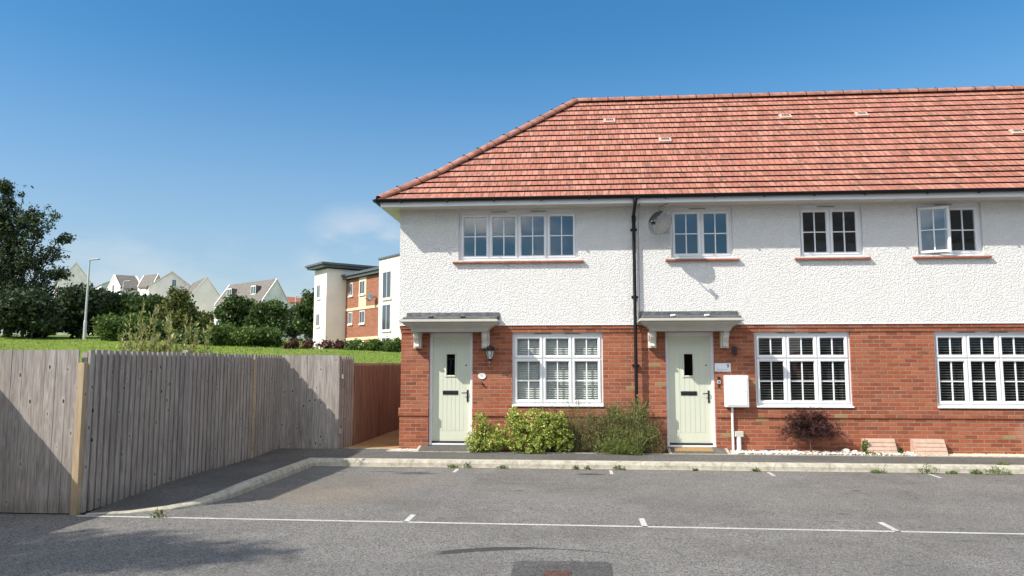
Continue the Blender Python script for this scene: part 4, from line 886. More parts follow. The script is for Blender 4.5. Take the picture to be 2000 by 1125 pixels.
shrub('variegated_shrub', 'large gold and green leaved shrub under the left end of the window', 'shrub', (-.75, Y0, .16),
      [(-1.12, Y0, .60, .24, .20, .36), (-1.18, Y0+.05, .88, .10, .1, .14), (-.72, Y0-.02, .62, .36, .24, .38), (-.42, Y0-.02, .60, .34, .24, .34), (-.85, Y0-.05, .32, .52, .24, .22), (-.32, Y0, .86, .12, .1, .14), (-.25, Y0, .40, .26, .2, .28)], 23000, .037, 'lf_varieg', .5, 12, 22, .007, 'gold leaved shrubs in the bed', -.04)
def spiky(name, label, cat, loc, n, spread, hgt, needles, size, mat, seed, droop=.15, lw=.22, group=None, ry=.2, mat2=None, lean=0., stem_mat='stem'):
    e = empty(name, loc, label, cat, group); rr = random.Random(seed); q = MB(); P1, P2, D1, D2 = [], [], [], []
    for k in range(n):
        u = rr.gauss(0, .45); u = max(-1, min(1, u)); v = rr.uniform(-1, 1); b = Vector((loc[0]+u*spread*.45, loc[1]+v*ry*.4, loc[2])); h = hgt*(1-.45*u*u)*rr.uniform(.55, 1.12)
        tip = b+Vector((u*spread*.62+rr.uniform(-.06, .06)+lean*h, v*ry*.6-droop*h*.4*rr.random(), h)); mid = b.lerp(tip, .5)+Vector((rr.uniform(-.03, .03), -.02, .02))
        q.tube([b, mid, tip], [.004, .003, .0012], 4, cap=False); use2 = mat2 and rr.random() < .5*(1-h/hgt)+.1
        for j in range(needles):
            t = .15+.87*(j+rr.random())/needles; p = b.lerp(mid, t*2) if t < .5 else mid.lerp(tip, t*2-1); o = Vector((rr.uniform(-1, 1), rr.uniform(-1, 1), rr.uniform(-.1, 1.2))).normalized()
            if t < .35 and rr.random() < .4: continue
            (P2 if use2 else P1).append(tuple(p+o*size*.5)); (D2 if use2 else D1).append(tuple(o))
    q.build('stems', M[stem_mat], e); leaves('foliage', M[mat], e, P1, size, lw, seed, dirs=D1, dirw=.8)
    if P2: leaves('foliage', M[mat2], e, P2, size, lw, seed+1, dirs=D2, dirw=.8)
    return e
spiky('rosemary_bush', 'loose grey green rosemary rising behind the gold shrub in front of the white sill', 'shrub', (.02, 14.92, .16), 120, .55, .98, 34, .030, 'lf_rose', 21, .1)
spiky('rosemary_bush', 'thin rosemary sprigs poking above the gold shrub at mid window', 'shrub', (-.55, 14.98, .16), 34, .75, .98, 34, .028, 'lf_rose', 25, .0, ry=.1)
def bushy(name, label, loc, blobs, n, mats, size, seed, sprigs=40, lw=.2, thr=-.12):
    e = empty(name, loc, label, 'shrub'); 
    for k, (m_, fr_) in enumerate(mats):
        pts = blob_pts(blobs, int(n*fr_), seed+k, 6, thr, .25, True, .018); pts = pts[pts[:, 2] > loc[2]]
        rad = pts-np.array([loc[0], loc[1]+.05, loc[2]-.15]); rad /= np.linalg.norm(rad, axis=1)[:, None]
        leaves('foliage', M[m_], e, pts, size, lw, seed+k, dirs=rad+np.array([0, 0, .5]), dirw=.45)
    rr = random.Random(seed); q = MB(); P1, D1 = [], []
    for k in range(sprigs):
        b = rr.choice(blobs); a = rr.uniform(-1.2, 1.2); r0 = Vector((b[0]+math.sin(a)*b[3]*.8, b[1]+rr.uniform(-.6, .6)*b[4], b[2]+math.cos(a)*b[5]*.75)); d = Vector((math.sin(a)*.5+rr.uniform(-.2, .2), rr.uniform(-.2, .1), 1)).normalized(); L = rr.uniform(.10, .24); tip = r0+d*L
        q.tube([Vector(loc)+Vector((rr.uniform(-.1, .1), 0, 0)), r0, tip], [.005, .003, .001], 4, cap=False)
        for j in range(26): p = r0.lerp(tip, rr.random()); o = (d*.9+Vector((rr.uniform(-1, 1), rr.uniform(-1, 1), rr.uniform(-.3, .6)))).normalized(); P1.append(tuple(p+o*size*.4)); D1.append(tuple(o))
    q.build('stems', M['stem'], e); leaves('foliage', M[mats[0][0]], e, P1, size, lw, seed+9, dirs=D1, dirw=.8); return e
bushy('dry_shrub', 'brownish half dead shrub in the middle of the bed', (.42, 14.86, .16), [(.42, 14.86, .60, .24, .18, .36), (.30, 14.84, .38, .22, .18, .22), (.58, 14.88, .72, .16, .12, .24)], 8500, [('lf_brown', .38), ('lf_rose', .62)], .030, 221, 40)
bushy('lavender_bush', 'big grey green needle leaved bush covering the foot of the downpipe', (1.05, 14.80, .16), [(.85, 14.82, .62, .26, .22, .42), (1.20, 14.84, .66, .28, .22, .40), (1.40, 14.82, .44, .26, .2, .30), (1.0, 14.76, .40, .42, .24, .28), (.72, 14.84, .86, .10, .1, .16), (1.22, 14.86, .92, .10, .1, .16)], 30000, [('lf_rose', .62), ('lf_rosebright', .26), ('lf_brown', .12)], .032, 231, 110)
bushy('lavender_bush', 'fresh bright green low mound at the kerb side of the big needle leaved bush', (.92, 14.64, .15), [(.95, 14.64, .28, .30, .12, .20), (.62, 14.66, .26, .24, .12, .20), (1.10, 14.60, .22, .20, .1, .14)], 10000, [('lf_rosebright', .8), ('lf_rose', .2)], .030, 241, 40)
bushy('dry_shrub', 'low dry brown plant beside the ramp of the second door', (1.58, 14.80, .16), [(1.58, 14.80, .26, .20, .16, .15), (1.45, 14.74, .24, .2, .1, .10)], 3600, [('lf_brown', .85), ('lf_rose', .15)], .026, 261, 18)
# purple maple in a low pot ring
am = empty('purple_maple', (4.42, 14.88, .16), 'dark purple cut leaved dwarf maple against the brick wall', 'small tree')
rr = random.Random(31); q = MB(); q.tube([(4.42, 14.88, .16), (4.425, 14.87, .28), (4.41, 14.86, .50)], [.016, .013, .010], 7); PT, DR = [], []
for k in range(230):
    an = rr.uniform(0, 2*math.pi); el = rr.uniform(.1, 1.3); L = rr.uniform(.30, .52); b = Vector((4.42, 14.87, .40+rr.uniform(0, .14)))
    d = Vector((math.cos(an)*math.cos(el), math.sin(an)*math.cos(el)*.40, math.sin(el)*1.05)); tip = b+d*L+Vector((rr.uniform(-.05, .05), -.03, .03)); out = Vector((d.x, d.y*.5, 0)).normalized(); end = tip+out*rr.uniform(.05, .16)+Vector((0, 0, -rr.uniform(.02, .12)))
    pth = [b, b.lerp(tip, .5)+Vector((0, 0, .03)), tip, end]; q.tube(pth, [.004, .003, .002, .001], 4, cap=False)
    for j in range(34):
        t = rr.uniform(.7, 3); i = min(2, int(t)); p = pth[i].lerp(pth[i+1], t-i); o = (out*.7+Vector((rr.uniform(-1, 1), rr.uniform(-1, 1), rr.uniform(-1.1, .5)))).normalized()
        PT.append(tuple(p+o*.015+Vector((rr.gauss(0, .02), rr.gauss(0, .015), rr.gauss(0, .02))))); DR.append(tuple(o))
q.build('trunk', M['bark'], am); leaves('crown', M['lf_acer'], am, PT, .042, .20, 32, dirs=DR, dirw=.7)
pr_ = MB(); n = 26
for k in range(n):
    t0 = 2*math.pi*k/n; t1 = 2*math.pi*(k+.86)/n; c = Vector((4.42, 14.86, .2)); 
    pr_.prism([(c.x+.17*math.cos(t0), c.y+.10*math.sin(t0)), (c.x+.17*math.cos(t1), c.y+.10*math.sin(t1)), (c.x+.155*math.cos(t1), c.y+.088*math.sin(t1)), (c.x+.155*math.cos(t0), c.y+.088*math.sin(t0))], 'z', .15, .218)
tag(pr_.build('pot_rim', M['boxclad'], bevel=.003), 'low scalloped stone ring round the foot of the purple maple', 'planter edging')
# pebbles and gravel
def scatter(name, mat, n, xr, yr, zr, sr, seed, label):
    rg = random.Random(seed); v, f = [], []
    base = [(0, 0, 1), (.9, 0, .3), (.28, .85, .3), (-.72, .53, .3), (-.72, -.53, .3), (.28, -.85, .3), (.72, .5, -.4), (-.28, .85, -.4), (-.9, 0, -.4), (-.28, -.85, -.4), (.72, -.5, -.4), (0, 0, -.8)]
    F_ = [(0, 1, 2), (0, 2, 3), (0, 3, 4), (0, 4, 5), (0, 5, 1), (1, 6, 2), (2, 7, 3), (3, 8, 4), (4, 9, 5), (5, 10, 1), (6, 7, 2), (7, 8, 3), (8, 9, 4), (9, 10, 5), (10, 6, 1), (6, 11, 7), (7, 11, 8), (8, 11, 9), (9, 11, 10), (10, 11, 6)]
    for k in range(n):
        s_ = rg.uniform(*sr); a = rg.uniform(0, 6.28); sx, sy, sz = s_*rg.uniform(.8, 1.5), s_*rg.uniform(.7, 1.1), s_*rg.uniform(.5, .85); c = (rg.uniform(*xr), rg.uniform(*yr), rg.uniform(*zr)+sz*.3); b = len(v)
        for x, y, z in base: x, y, z = x*sx*rg.uniform(.9, 1.1), y*sy*rg.uniform(.9, 1.1), z*sz; v.append((c[0]+x*math.cos(a)-y*math.sin(a), c[1]+x*math.sin(a)+y*math.cos(a), c[2]+z))
        f += [tuple(b+i for i in t) for t in F_]
    m = MB(); m.v, m.f, m.mi = v, f, [0]*len(f); o = m.build(name, mat, smooth=True); return struct(o, 'stuff', label)
scatter('pebbles', M['pebble'], 1900, (2.98, 6.3), (14.735, 15.07), (.158, .19), (.014, .034), 41, 'white pebbles along the foot of the wall')
scatter('gravel', M['gravel'], 7000, (5.7, 13), (14.73, 15.08), (.158, .178), (.005, .011), 42, 'fine cream gravel along the foot of the wall')
scatter('chippings', M['pebble'], 350, (-3.55, -3.1), (14.74, 15.08), (.158, .17), (.008, .016), 43, 'pale chippings in the corner by the left door ramp')
for k, (x, y, s_, lab) in enumerate(((5.05, 14.84, .075, 'largest rounded pale stone among the pebbles left of the slatted boxes'), (5.20, 14.80, .055, 'second rounded stone just right of the largest one'), (4.12, 14.82, .05, 'rounded stone left of the maple ring'))):
    m = MB(); n1, n2 = 14, 9
    for i in range(n2+1):
        for j in range(n1):
            t, p_ = math.pi*i/n2, 2*math.pi*j/n1; d = Vector((math.sin(t)*math.cos(p_), math.sin(t)*math.sin(p_), math.cos(t))); r_ = s_*(1+.14*mnoise.noise(d*1.6+Vector((k*7, 0, 0)))); m.v.append((x+d.x*r_*1.15, y+d.y*r_*.9, .19+s_*.35+d.z*r_*.75))
    for i in range(n2):
        for j in range(n1): a = i*n1+j; b = i*n1+(j+1) % n1; m.f.append((a, b, b+n1, a+n1)); m.mi.append(0)
    tag(m.build('boulder', M['pebble'], smooth=True), lab, 'stone', 'larger stones among the pebbles')
# ivy and weeds
iv = blob_pts([(5.40, 14.86, .30, .06, .05, .13), (5.46, 14.78, .2, .10, .05, .05), (5.65, 14.76, .18, .16, .03, .03)], 420, 51, 7, -.3, .1, True, .012)
ivo = empty('ivy', (5.45, 14.8, .16), 'bright green ivy creeping round the left slatted box', 'plant'); leaves('foliage', M['lf_weed'], ivo, iv, .034, .8, 51)
iv = blob_pts([(6.02, 14.80, .22, .04, .03, .08)], 90, 52, 7, -.3, .1, True, .012); o = empty('ivy', (6.02, 14.8, .16), 'small dark ivy tuft in the shadow right of the left slatted box', 'plant'); leaves('foliage', M['lf_mid'], o, iv, .032, .8, 52)
WD = [(-2.16, 13.63, .10, .085, 'flattened weed at the kerb foot just left of the bay tick before the left door'), (-1.90, 13.64, .08, .13, 'upright weed at the kerb foot just right of the bay tick before the left door'), (-1.28, 13.64, .10, .06, 'weed patch at the kerb foot in front of the gold shrub'), (.02, 13.62, .06, .08, 'weed at the kerb foot left of the second bay tick'),
      (.22, 13.62, .06, .07, 'thin weed between the second bay tick and its left neighbour'), (.78, 13.62, .12, .09, 'weed at the kerb foot right of the second bay tick'), (2.08, 13.61, .05, .04, 'tiny weed at the kerb before the second door'), (3.12, 13.60, .07, .06, 'small weed at the kerb foot before the maple, by the third bay tick'),
      (5.15, 13.60, .16, .06, 'leftmost of the low weeds before the slatted boxes'), (5.95, 13.60, .16, .20, 'tallest weed clump at the kerb, with a thin upright stalk'), (6.35, 13.60, .10, .06, 'low weed just right of the tallest kerb weed'), (6.75, 13.60, .12, .07, 'weed between the tallest clump and the big right one'),
      (7.08, 13.60, .24, .15, 'broad dark weed clump at the kerb near the right edge'), (7.30, 13.84, .12, .04, 'weed on top of the kerb near the right edge'), (-4.02, 9.5, .001, .001, ''), (-5.0, 8.98, .10, .13, 'lone weed growing on the white line beside the dropped kerb')]
for k, (x, y, r_, h, lab) in enumerate(WD):
    if not lab: continue
    z0 = .13 if y > 13.8 else .005; pts = []; rr = random.Random(60+k); dr = []
    for i in range(int(30+520*r_)):
        a = rr.uniform(0, 6.28); q_ = rr.random()**.6; hh = rr.random(); pts.append((x+math.cos(a)*r_*q_, y+math.sin(a)*r_*q_*.45, z0+hh*h*(1-q_*.6))); dr.append((math.cos(a)*.6, math.sin(a)*.6, .7))
    o = empty('weed', (x, y, z0), lab, 'weed', 'weeds along the kerb'); leaves('foliage', M['lf_weed'], o, pts, .046, .26, 60+k, dirs=dr, dirw=.5)
    q = MB()
    for i in range(7): a = rr.uniform(0, 6.28); q.tube([(x, y, z0-.005), (x+math.cos(a)*r_*.5, y+math.sin(a)*r_*.2, z0+h*rr.uniform(.5, 1))], [.003, .001], 4)
    if h > .19: q.tube([(x, y, z0), (x-.02, y, z0+.2), (x-.01, y+.01, z0+.40)], [.003, .002, .001], 4)
    q.build('stems', M['stem'], o)
# wild saplings behind the long fence
def sapling(x, y, n, h, spread, seed, label, mat='lf_willow', needles=34, size=.068):
    e = empty('willow_sapling', (x, y, lawn_z(x, y)), label, 'sapling', 'wild saplings behind the fence'); rr = random.Random(seed); q = MB(); PT, DR = [], []; z0 = lawn_z(x, y)-.05
    for k in range(n):
        b = Vector((x+rr.gauss(0, spread*.25), y+rr.gauss(0, spread*.25), z0)); H = (h-z0)*rr.uniform(.62, 1.0); tip = b+Vector((rr.gauss(0, spread*.4), rr.gauss(0, spread*.35), H)); mid = b.lerp(tip, .5)+Vector((rr.uniform(-.06, .06), 0, 0))
        q.tube([b, mid, tip], [.010, .007, .002], 5)
        for j in range(needles*2):
            t = .45+.58*rr.random(); p = mid.lerp(tip, (t-.5)*2) if t > .5 else b.lerp(mid, t*2); o = Vector((rr.uniform(-1, 1), rr.uniform(-1, 1), rr.uniform(.3, 2.2))).normalized(); PT.append(tuple(p+o*size*.5)); DR.append(tuple(o))
        for s_ in range(4):
            p = mid.lerp(tip, rr.random()*.8); e2 = p+Vector((rr.uniform(-.16, .16), rr.uniform(-.16, .16), rr.uniform(.1, .3))); q.tube([p, e2], [.004, .001], 4)
            for j in range(12): o = Vector((rr.uniform(-1, 1), rr.uniform(-1, 1), rr.uniform(.3, 2))).normalized(); PT.append(tuple(p.lerp(e2, rr.random()*1.05)+o*size*.5)); DR.append(tuple(o))
    q.build('stems', M['stem'], e); leaves('foliage', M[mat], e, PT, size, .28, seed, dirs=DR, dirw=.8); return e
sapling(-6.66, 11.55, 30, 2.82, .50, 71, 'tallest pale leaved sapling clump above the middle of the long fence')
sapling(-6.60, 12.35, 28, 2.60, .46, 72, 'yellowish sapling clump just right of the tallest one behind the fence', 'lf_willow')
sapling(-6.6, 10.75, 4, 2.60, .30, 73, 'few thin upright shoots left of the dense saplings', needles=10)
sapling(-6.6, 10.15, 3, 2.45, .12, 74, 'leftmost single leafy shoot above the fence', needles=9)
sapling(-6.55, 13.2, 9, 2.40, .30, 75, 'rightmost small shoot above the fence by the split post', needles=14)
sapling(-6.68, 11.0, 14, 2.32, .4, 76, 'short twiggy shoots between the single shoot and the dense clump', needles=14)
q = MB()

# ================================================================== BACKGROUND TREES
def ptree(name, label, cat, px0, px1, pyt, pyb, Z, mat, n, size, seed, group='trees and shrubs on the green', blobs=None, thr=-.06, trunk=.2, lobes=9, dep=.7, freq=None, shell=.25):
    c = P((px0+px1)/2, (pyt+pyb)/2, Z); k = Z/1480; W = (px1-px0)/2*k; Hh = (pyb-pyt)/2*k; base = Vector((c.x, c.y, max(.0, lawn_z(c.x, c.y)-.3))); e = empty(name, base, label, cat, group); rr = random.Random(seed)
    zb = min(base.z, c.z-Hh)
    if blobs: B = [tuple(P(b[0], b[1], Z+b[3]*k*b[4]))+(b[2]*k, b[2]*k*.9, b[2]*k*b[5]) for b in blobs]
    else:
        B = [(c.x, c.y, c.z-.05*Hh, W*.72, W*dep*.8, Hh*.85)]
        for i in range(lobes):
            a = 2*math.pi*i/lobes+rr.uniform(-.3, .3); s_ = rr.uniform(.32, .52); zz = rr.uniform(-.55, .62); ww = math.sqrt(max(.05, 1-zz*zz*.8))
            B.append((c.x+_R.x*math.cos(a)*W*(1-s_)*ww, c.y+math.sin(a)*W*dep*(1-s_*.5)*ww, c.z+zz*Hh*.9, W*s_, W*s_, min(Hh*.6, W*s_*.85)))
    pts = blob_pts(B, n, seed, freq or 1.1/max(.8, W*.35), thr, shell, True, size*.55); pts = pts[pts[:, 2] > base.z-.2]
    leaves('crown', M[mat], e, pts, size, .6, seed)
    q = MB(); limbs(q, base, (c.x, c.y, c.z+Hh*.35), trunk, [b[:3] for b in B[1:]], seed); q.build('trunk', M['bark'], e); return e
ptree('broadleaf_tree', 'tall dark open crowned tree cut off by the left edge', 'tree', -90, 135, 355, 640, 60, 'lf_dark', 62000, .17, 101, trunk=.34, thr=.03, freq=.8, shell=.1,
      blobs=[(25, 440, 62, 0, 1, .9), (45, 385, 26, 10, 1, .9), (85, 430, 30, -10, 1, .9), (118, 466, 22, 0, 1, .55), (95, 500, 34, 15, 1, .7), (20, 520, 75, 0, 1, .8), (110, 535, 26, -10, 1, .55), (-50, 450, 70, 0, 1, 1), (60, 580, 60, 10, 1, .7), (-10, 380, 35, 0, 1, .8), (10, 365, 20, 0, 1, .8), (-60, 560, 70, 0, 1, 1)])
ptree('dark_shrub', 'very dark bushy growth filling the foot of the tall tree', 'bush', -40, 135, 555, 662, 57, 'lf_dark', 17000, .30, 102, dep=.5, trunk=.12, thr=-.2)
ptree('dark_shrub', 'dark bush directly behind the nearest lamp post', 'bush', 95, 220, 545, 662, 60, 'lf_dark', 15000, .28, 103, dep=.5, trunk=.12, thr=-.2)
ptree('dark_shrub', 'mid height dark bush right of the nearest lamp post, behind the round shrub', 'bush', 150, 285, 562, 660, 62, 'lf_mid', 16000, .27, 104, dep=.5, trunk=.12, thr=-.15)
ptree('dark_shrub', 'dark bush below the twin white gables behind the second lamp post', 'bush', 235, 345, 572, 666, 62, 'lf_mid', 14000, .27, 105, dep=.5, trunk=.12, thr=-.15)
ptree('ash_tree', 'olive topped pointed tree in front of the white gables', 'tree', 312, 388, 552, 682, 56, 'lf_olive', 8500, .24, 106, dep=.8, trunk=.12, thr=-.1, blobs=[(350, 575, 20, 0, 1, 1.2), (350, 610, 34, 0, 1, 1), (338, 640, 30, 5, 1, 1), (372, 645, 32, -5, 1, 1), (352, 665, 34, 0, 1, .8)])
ptree('round_shrub', 'low rounded dark green shrub right of the nearest lamp post', 'bush', 184, 292, 616, 668, 53, 'lf_bright', 11000, .19, 107, dep=.8, trunk=.08, thr=-.2)
ptree('round_shrub', 'low dark shrub between the round shrub and the olive tree', 'bush', 272, 336, 630, 672, 53, 'lf_mid', 6500, .19, 108, dep=.8, trunk=.08, thr=-.2)
ptree('round_shrub', 'small olive shrub at the left of the dormer house', 'bush', 378, 416, 608, 650, 70, 'lf_olive', 3000, .24, 109, trunk=.08)
ptree('broadleaf_tree', 'round dense tree in front of the left dormer', 'tree', 422, 505, 576, 658, 62, 'lf_mid', 12000, .24, 110, trunk=.16, thr=-.15)
ptree('broadleaf_tree', 'round dense tree in front of the gable of the dormer house', 'tree', 482, 564, 580, 664, 60, 'lf_mid', 12000, .24, 111, trunk=.16, thr=-.15)
ptree('broadleaf_tree', 'tree half hidden behind the white stair tower', 'tree', 572, 640, 556, 668, 84, 'lf_mid', 10000, .30, 112, trunk=.16, thr=-.12)
ptree('broadleaf_tree', 'darker small tree beside the far lamp post', 'tree', 552, 600, 590, 668, 88, 'lf_dark', 6000, .30, 113, trunk=.14, thr=-.12)
ptree('laurel_hedge', 'glossy low hedge clump below the left round tree', 'hedge', 398, 480, 632, 684, 49, 'lf_bright', 9000, .17, 114, dep=.6, trunk=.06, thr=-.22)
ptree('laurel_hedge', 'glossy low hedge clump left of the red shrubs', 'hedge', 452, 556, 640, 684, 48, 'lf_bright', 10500, .17, 115, dep=.6, trunk=.06, thr=-.22)
ptree('laurel_hedge', 'shadowy low hedge clump behind the willow saplings', 'hedge', 335, 415, 645, 684, 50, 'lf_mid', 7000, .18, 116, dep=.6, trunk=.06, thr=-.22)
for k, (a, b, t, lab) in enumerate(((552, 592, 657, 'leftmost red leaved shrub at the end of the green hedge'), (585, 622, 660, 'second red leaved shrub from the left, against the white tower foot'), (618, 650, 658, 'thin red leaved shrub in front of the white tower'), (645, 682, 662, 'rightmost red leaved shrub beside the low green hedge'))):
    ptree('red_shrub', lab, 'bush', a, b, t, 692, 44, 'lf_red', 1000 if k in (0, 3) else 480, .14, 120+k, 'red shrubs along the green', dep=.8, trunk=.03, thr=.10, shell=.1, freq=2.2)
for k, (a, b, lab) in enumerate(((672, 712, 'low clipped hedge plant left, below the brick flats'), (706, 750, 'low clipped hedge plant in the middle, below the brick flats'), (744, 792, 'low clipped hedge plant touching the house corner'))):
    ptree('low_hedge', lab, 'hedge', a, b, 664, 694, 42.5, 'lf_bright', 5500, .13, 130+k, 'low hedge below the flats', dep=.8, trunk=.03, thr=-.22)

# ================================================================== LAMP POSTS
def lamp(px, pyb, pyt, Z, label, arm=1.):
    b = P(px, pyb, Z); t = P(px, pyt, Z); h = t.z-b.z; b.z -= .3; e = empty('street_lamp', b, label, 'street lamp', 'street lamps beyond the fence'); q = MB()
    q.tube([b, b+Vector((0, 0, 1.5)), b+Vector((0, 0, 1.62)), b+Vector((.06, 0, h+.3))], [.12, .12, .085, .062], 12); q.build('pole', M['galv'], e)
    q = MB(); T0 = b+Vector((.06, 0, h+.3)); q.obox(T0+Vector((.42*arm, 0, .05)), (.34, 0, .02), (0, .13, 0), (0, 0, .035)); q.tube([T0-Vector((0, 0, .05)), T0+Vector((.12*arm, 0, .05))], .045, 8); q.build('lamp_head', M['galv'], e, bevel=.02)
lamp(165, 660, 506, 56, 'nearest tall grey street lamp on the grass at the left'); lamp(236, 640, 549, 78, 'second street lamp rising behind the round shrub'); lamp(575, 655, 578, 90, 'farthest street lamp, left of the stair tower')

# ================================================================== FAR BUILDINGS
def gable_house(name, label, A, B, C, eave, ridge, base, gside, wallm='farwhite', roofm='slate', wins=(), dorm=(), group='pale gabled houses on the hill'):
    """A left, B nearest corner, C right as (px,Z); gside 'BC' or 'AB' carries the gable"""
    a, b, c = [Vector((P(p, 700, z).x, P(p, 700, z).y, 0)) for p, z in (A, B, C)]; d = a+c-b; e = empty(name, (b.x, b.y, base), label, 'house', group)
    if gside == 'BC': g0, g1, h0, h1 = b, c, a, d       # gables b-c and a-d ; eaves b-a, c-d
    else: g0, g1, h0, h1 = b, a, c, d
    V = lambda p, z: Vector((p.x, p.y, z)); q = MB(); r0, r1 = (g0+g1)/2, (h0+h1)/2
    q.q(V(g0, base), V(g1, base), V(g1, eave), V(r0, ridge), V(g0, eave)); q.q(V(h0, base), V(h1, base), V(h1, eave), V(r1, ridge), V(h0, eave)); q.q(V(g0, base), V(h0, base), V(h0, eave), V(g0, eave)); q.q(V(g1, base), V(h1, base), V(h1, eave), V(g1, eave)); q.build('wall', M[wallm], e)
    q = MB(); ax = (g0-h0).normalized(); th = Vector((0, 0, .18))
    for s0, s1 in ((g0, h0), (g1, h1)):
        out = (s0-r0); out.z = 0; o_ = out.normalized()*.25; dz = Vector((0, 0, -(ridge-eave)/out.length*.25)); p_ = [V(r0, ridge+.05)-ax*.3, V(s0, eave+.05)+o_+dz-ax*.3, V(s1, eave+.05)+o_+dz+ax*.3, V(r1, ridge+.05)+ax*.3]
        q.q(*p_); q.q(*[k+th for k in p_])
        for i in range(4): j = (i+1) % 4; q.q(p_[i], p_[j], p_[j]+th, p_[i]+th)
    rf = q.build('roof', M[roofm], e)
    q = MB()
    for (x0, x1, y0) in (((g0, r0, g1), (h0, r1, h1))):
        for m_ in (x0, y0): q.obox((V(m_, eave+.12)+V(x1, ridge+.17))/2, (V(x1, ridge)-V(m_, eave))/2, ax*.10, Vector((0, 0, .10)))
    q.build('verge_coping', M['farcream'], rf)
    for side, t, z0, z1, w_ in wins:
        s0, s1 = (g0, g1) if side == 'g' else (g0, h0); dd = (s1-s0).normalized(); nn = Vector((dd.y, -dd.x, 0)); nn = nn if nn.y < 0 else -nn; c_ = s0.lerp(s1, t); q = MB(); hw, hh = w_/2, (z1-z0)/2; cz = V(c_, (z0+z1)/2)
        q.obox(cz+nn*.04, dd*hw, nn*.05, Vector((0, 0, hh)), mi=0); wo_ = q.build('window', M['pvc'], e); q = MB()
        for k in (-1, 1): q.obox(cz+nn*.095+dd*hw*.48*k, dd*hw*.40, nn*.01, Vector((0, 0, hh*.86)))
        q.build('pane', M['far_glass'], wo_)
    for t, w_ in dorm:
        s = g0.lerp(h0, t); inn = (r0-g0); inn.z = 0; il = inn.length; inn.normalize(); sl_ = (ridge-eave)/il; c_ = V(s+inn*1.0, eave+sl_*1.0); hh = 1.35; q = MB(); q.obox(c_+inn*.9+Vector((0, 0, hh/2+.1)), ax*w_/2, inn*.9, Vector((0, 0, hh/2))); dm = q.build('dormer', M['fargutter'], rf); dm.name = 'dormer'
        q = MB(); q.obox(c_-inn*.03+Vector((0, 0, hh/2+.15)), ax*w_*.46, inn*.04, Vector((0, 0, hh*.45))); q.build('dormer_window', M['pvc'], e); q = MB()
        for k in (-1, 1): q.obox(c_-inn*.085+ax*w_*.22*k+Vector((0, 0, hh/2+.15)), ax*w_*.17, inn*.01, Vector((0, 0, hh*.36)))
        q.build('dormer_pane', M['far_glass'], e)
    return e
zz = lambda py, Z: CAM_H+(711-py)/1480*Z
gable_house('gabled_house', 'white house with two small dormers behind the round trees', (415, 108), (508, 100), (562, 106), zz(588, 100), zz(546, 103), 5, 'BC', wins=(('f', .88, zz(645, 105), zz(622, 105), 1.5), ('f', .45, zz(645, 105), zz(622, 105), 1.5)), dorm=((.78, 1.3), (.27, 1.3)))
gable_house('gabled_house', 'large plain pale gable left of the dormer house', (340, 122), (367, 112), (428, 116), zz(578, 112), zz(540, 113), 5, 'BC', wallm='farcream', wins=(('f', .5, zz(598, 114), zz(586, 114), 1.1),))
gable_house('gabled_house', 'broad white gable with one narrow slit window in the middle of the row', (272, 128), (284, 118), (372, 122), zz(558, 118), zz(529, 119), 5, 'BC', wins=(('g', .55, zz(556, 118), zz(541, 118), .6),))
gable_house('gabled_house', 'white gable with a dark roof just left of the broad gable', (262, 122), (284, 126), (312, 124), zz(560, 122), zz(536, 122), 5, 'AB', wins=(('g', .38, zz(582, 122), zz(566, 122), 1.1), ('g', .66, zz(582, 122), zz(566, 122), 1.1)))
gable_house('gabled_house', 'small white gable with a grey roof running right, behind the second lamp', (202, 134), (228, 130), (272, 132), zz(562, 130), zz(536, 131), 5, 'AB', wins=(('g', .5, zz(566, 131), zz(554, 131), .9),))
gable_house('gabled_house', 'low pale roofed house between the first two street lamps', (172, 150), (190, 140), (222, 150), zz(556, 140), zz(544, 140), 5, 'BC')
gable_house('gabled_house', 'white gabled house partly hidden by the tall tree at the left', (95, 122), (104, 112), (172, 116), zz(549, 112), zz(511, 113), 5, 'BC', wins=())
gable_house('gabled_house', 'red roofed house just visible beside the far lamp post', (540, 140), (556, 136), (600, 140), zz(592, 138), zz(580, 138), 3, 'AB', wallm='farcream', roofm='redroof', group=None)
# ---- flats
fl = empty('apartment_block', (P(700, 711, 66).x, P(700, 711, 66).y, 1.5), 'three storey flats with white stair tower, red brick wall and cream bays', 'apartment building')
def G(px, Z): v = P(px, 700, Z); return Vector((v.x, v.y, 0))
cb = G(673, 68.6); cr = G(757, 62.0); fd = (cr-cb).normalized(); inw = Vector((-fd.y, fd.x, 0)); inw = inw if inw.y > 0 else -inw
def fbox(mb, s0, s1, d0, d1, z0, z1, mi=0):    # s along facade from cb, d depth inward
    c = cb+fd*((s0+s1)/2)+inw*((d0+d1)/2); mb.obox((c.x, c.y, (z0+z1)/2), fd*((s1-s0)/2), inw*((d1-d0)/2), (0, 0, (z1-z0)/2), mi)
LF = (cr-cb).length
q = MB(); fbox(q, 0, LF, 0, 9, .5, 9.45); q.build('brick_wall', M['farbrick'], fl)
q = MB(); fbox(q, -2.75, 0, -1.9, 6, .5, 10.45); q.build('stair_tower', M['farcream'], fl)
q = MB(); fbox(q, LF, LF+6, -.9, 9, .5, 10.35); q.build('bay', M['farbay'], fl)
q = MB(); fbox(q, -3.2, .5, -2.5, 6.5, 10.55, 10.75); fbox(q, -3.35, .7, -2.65, 6.6, 10.75, 10.93); fbox(q, .0, LF-.02, -.35, 9.2, 9.5, 9.75); fbox(q, -.3, LF-.02, -.5, 9.2, 9.75, 9.95); fbox(q, LF-.05, LF+6.2, -1.0, 9.2, 10.36, 10.5); q.build('roof', M['fargutter'], fl)
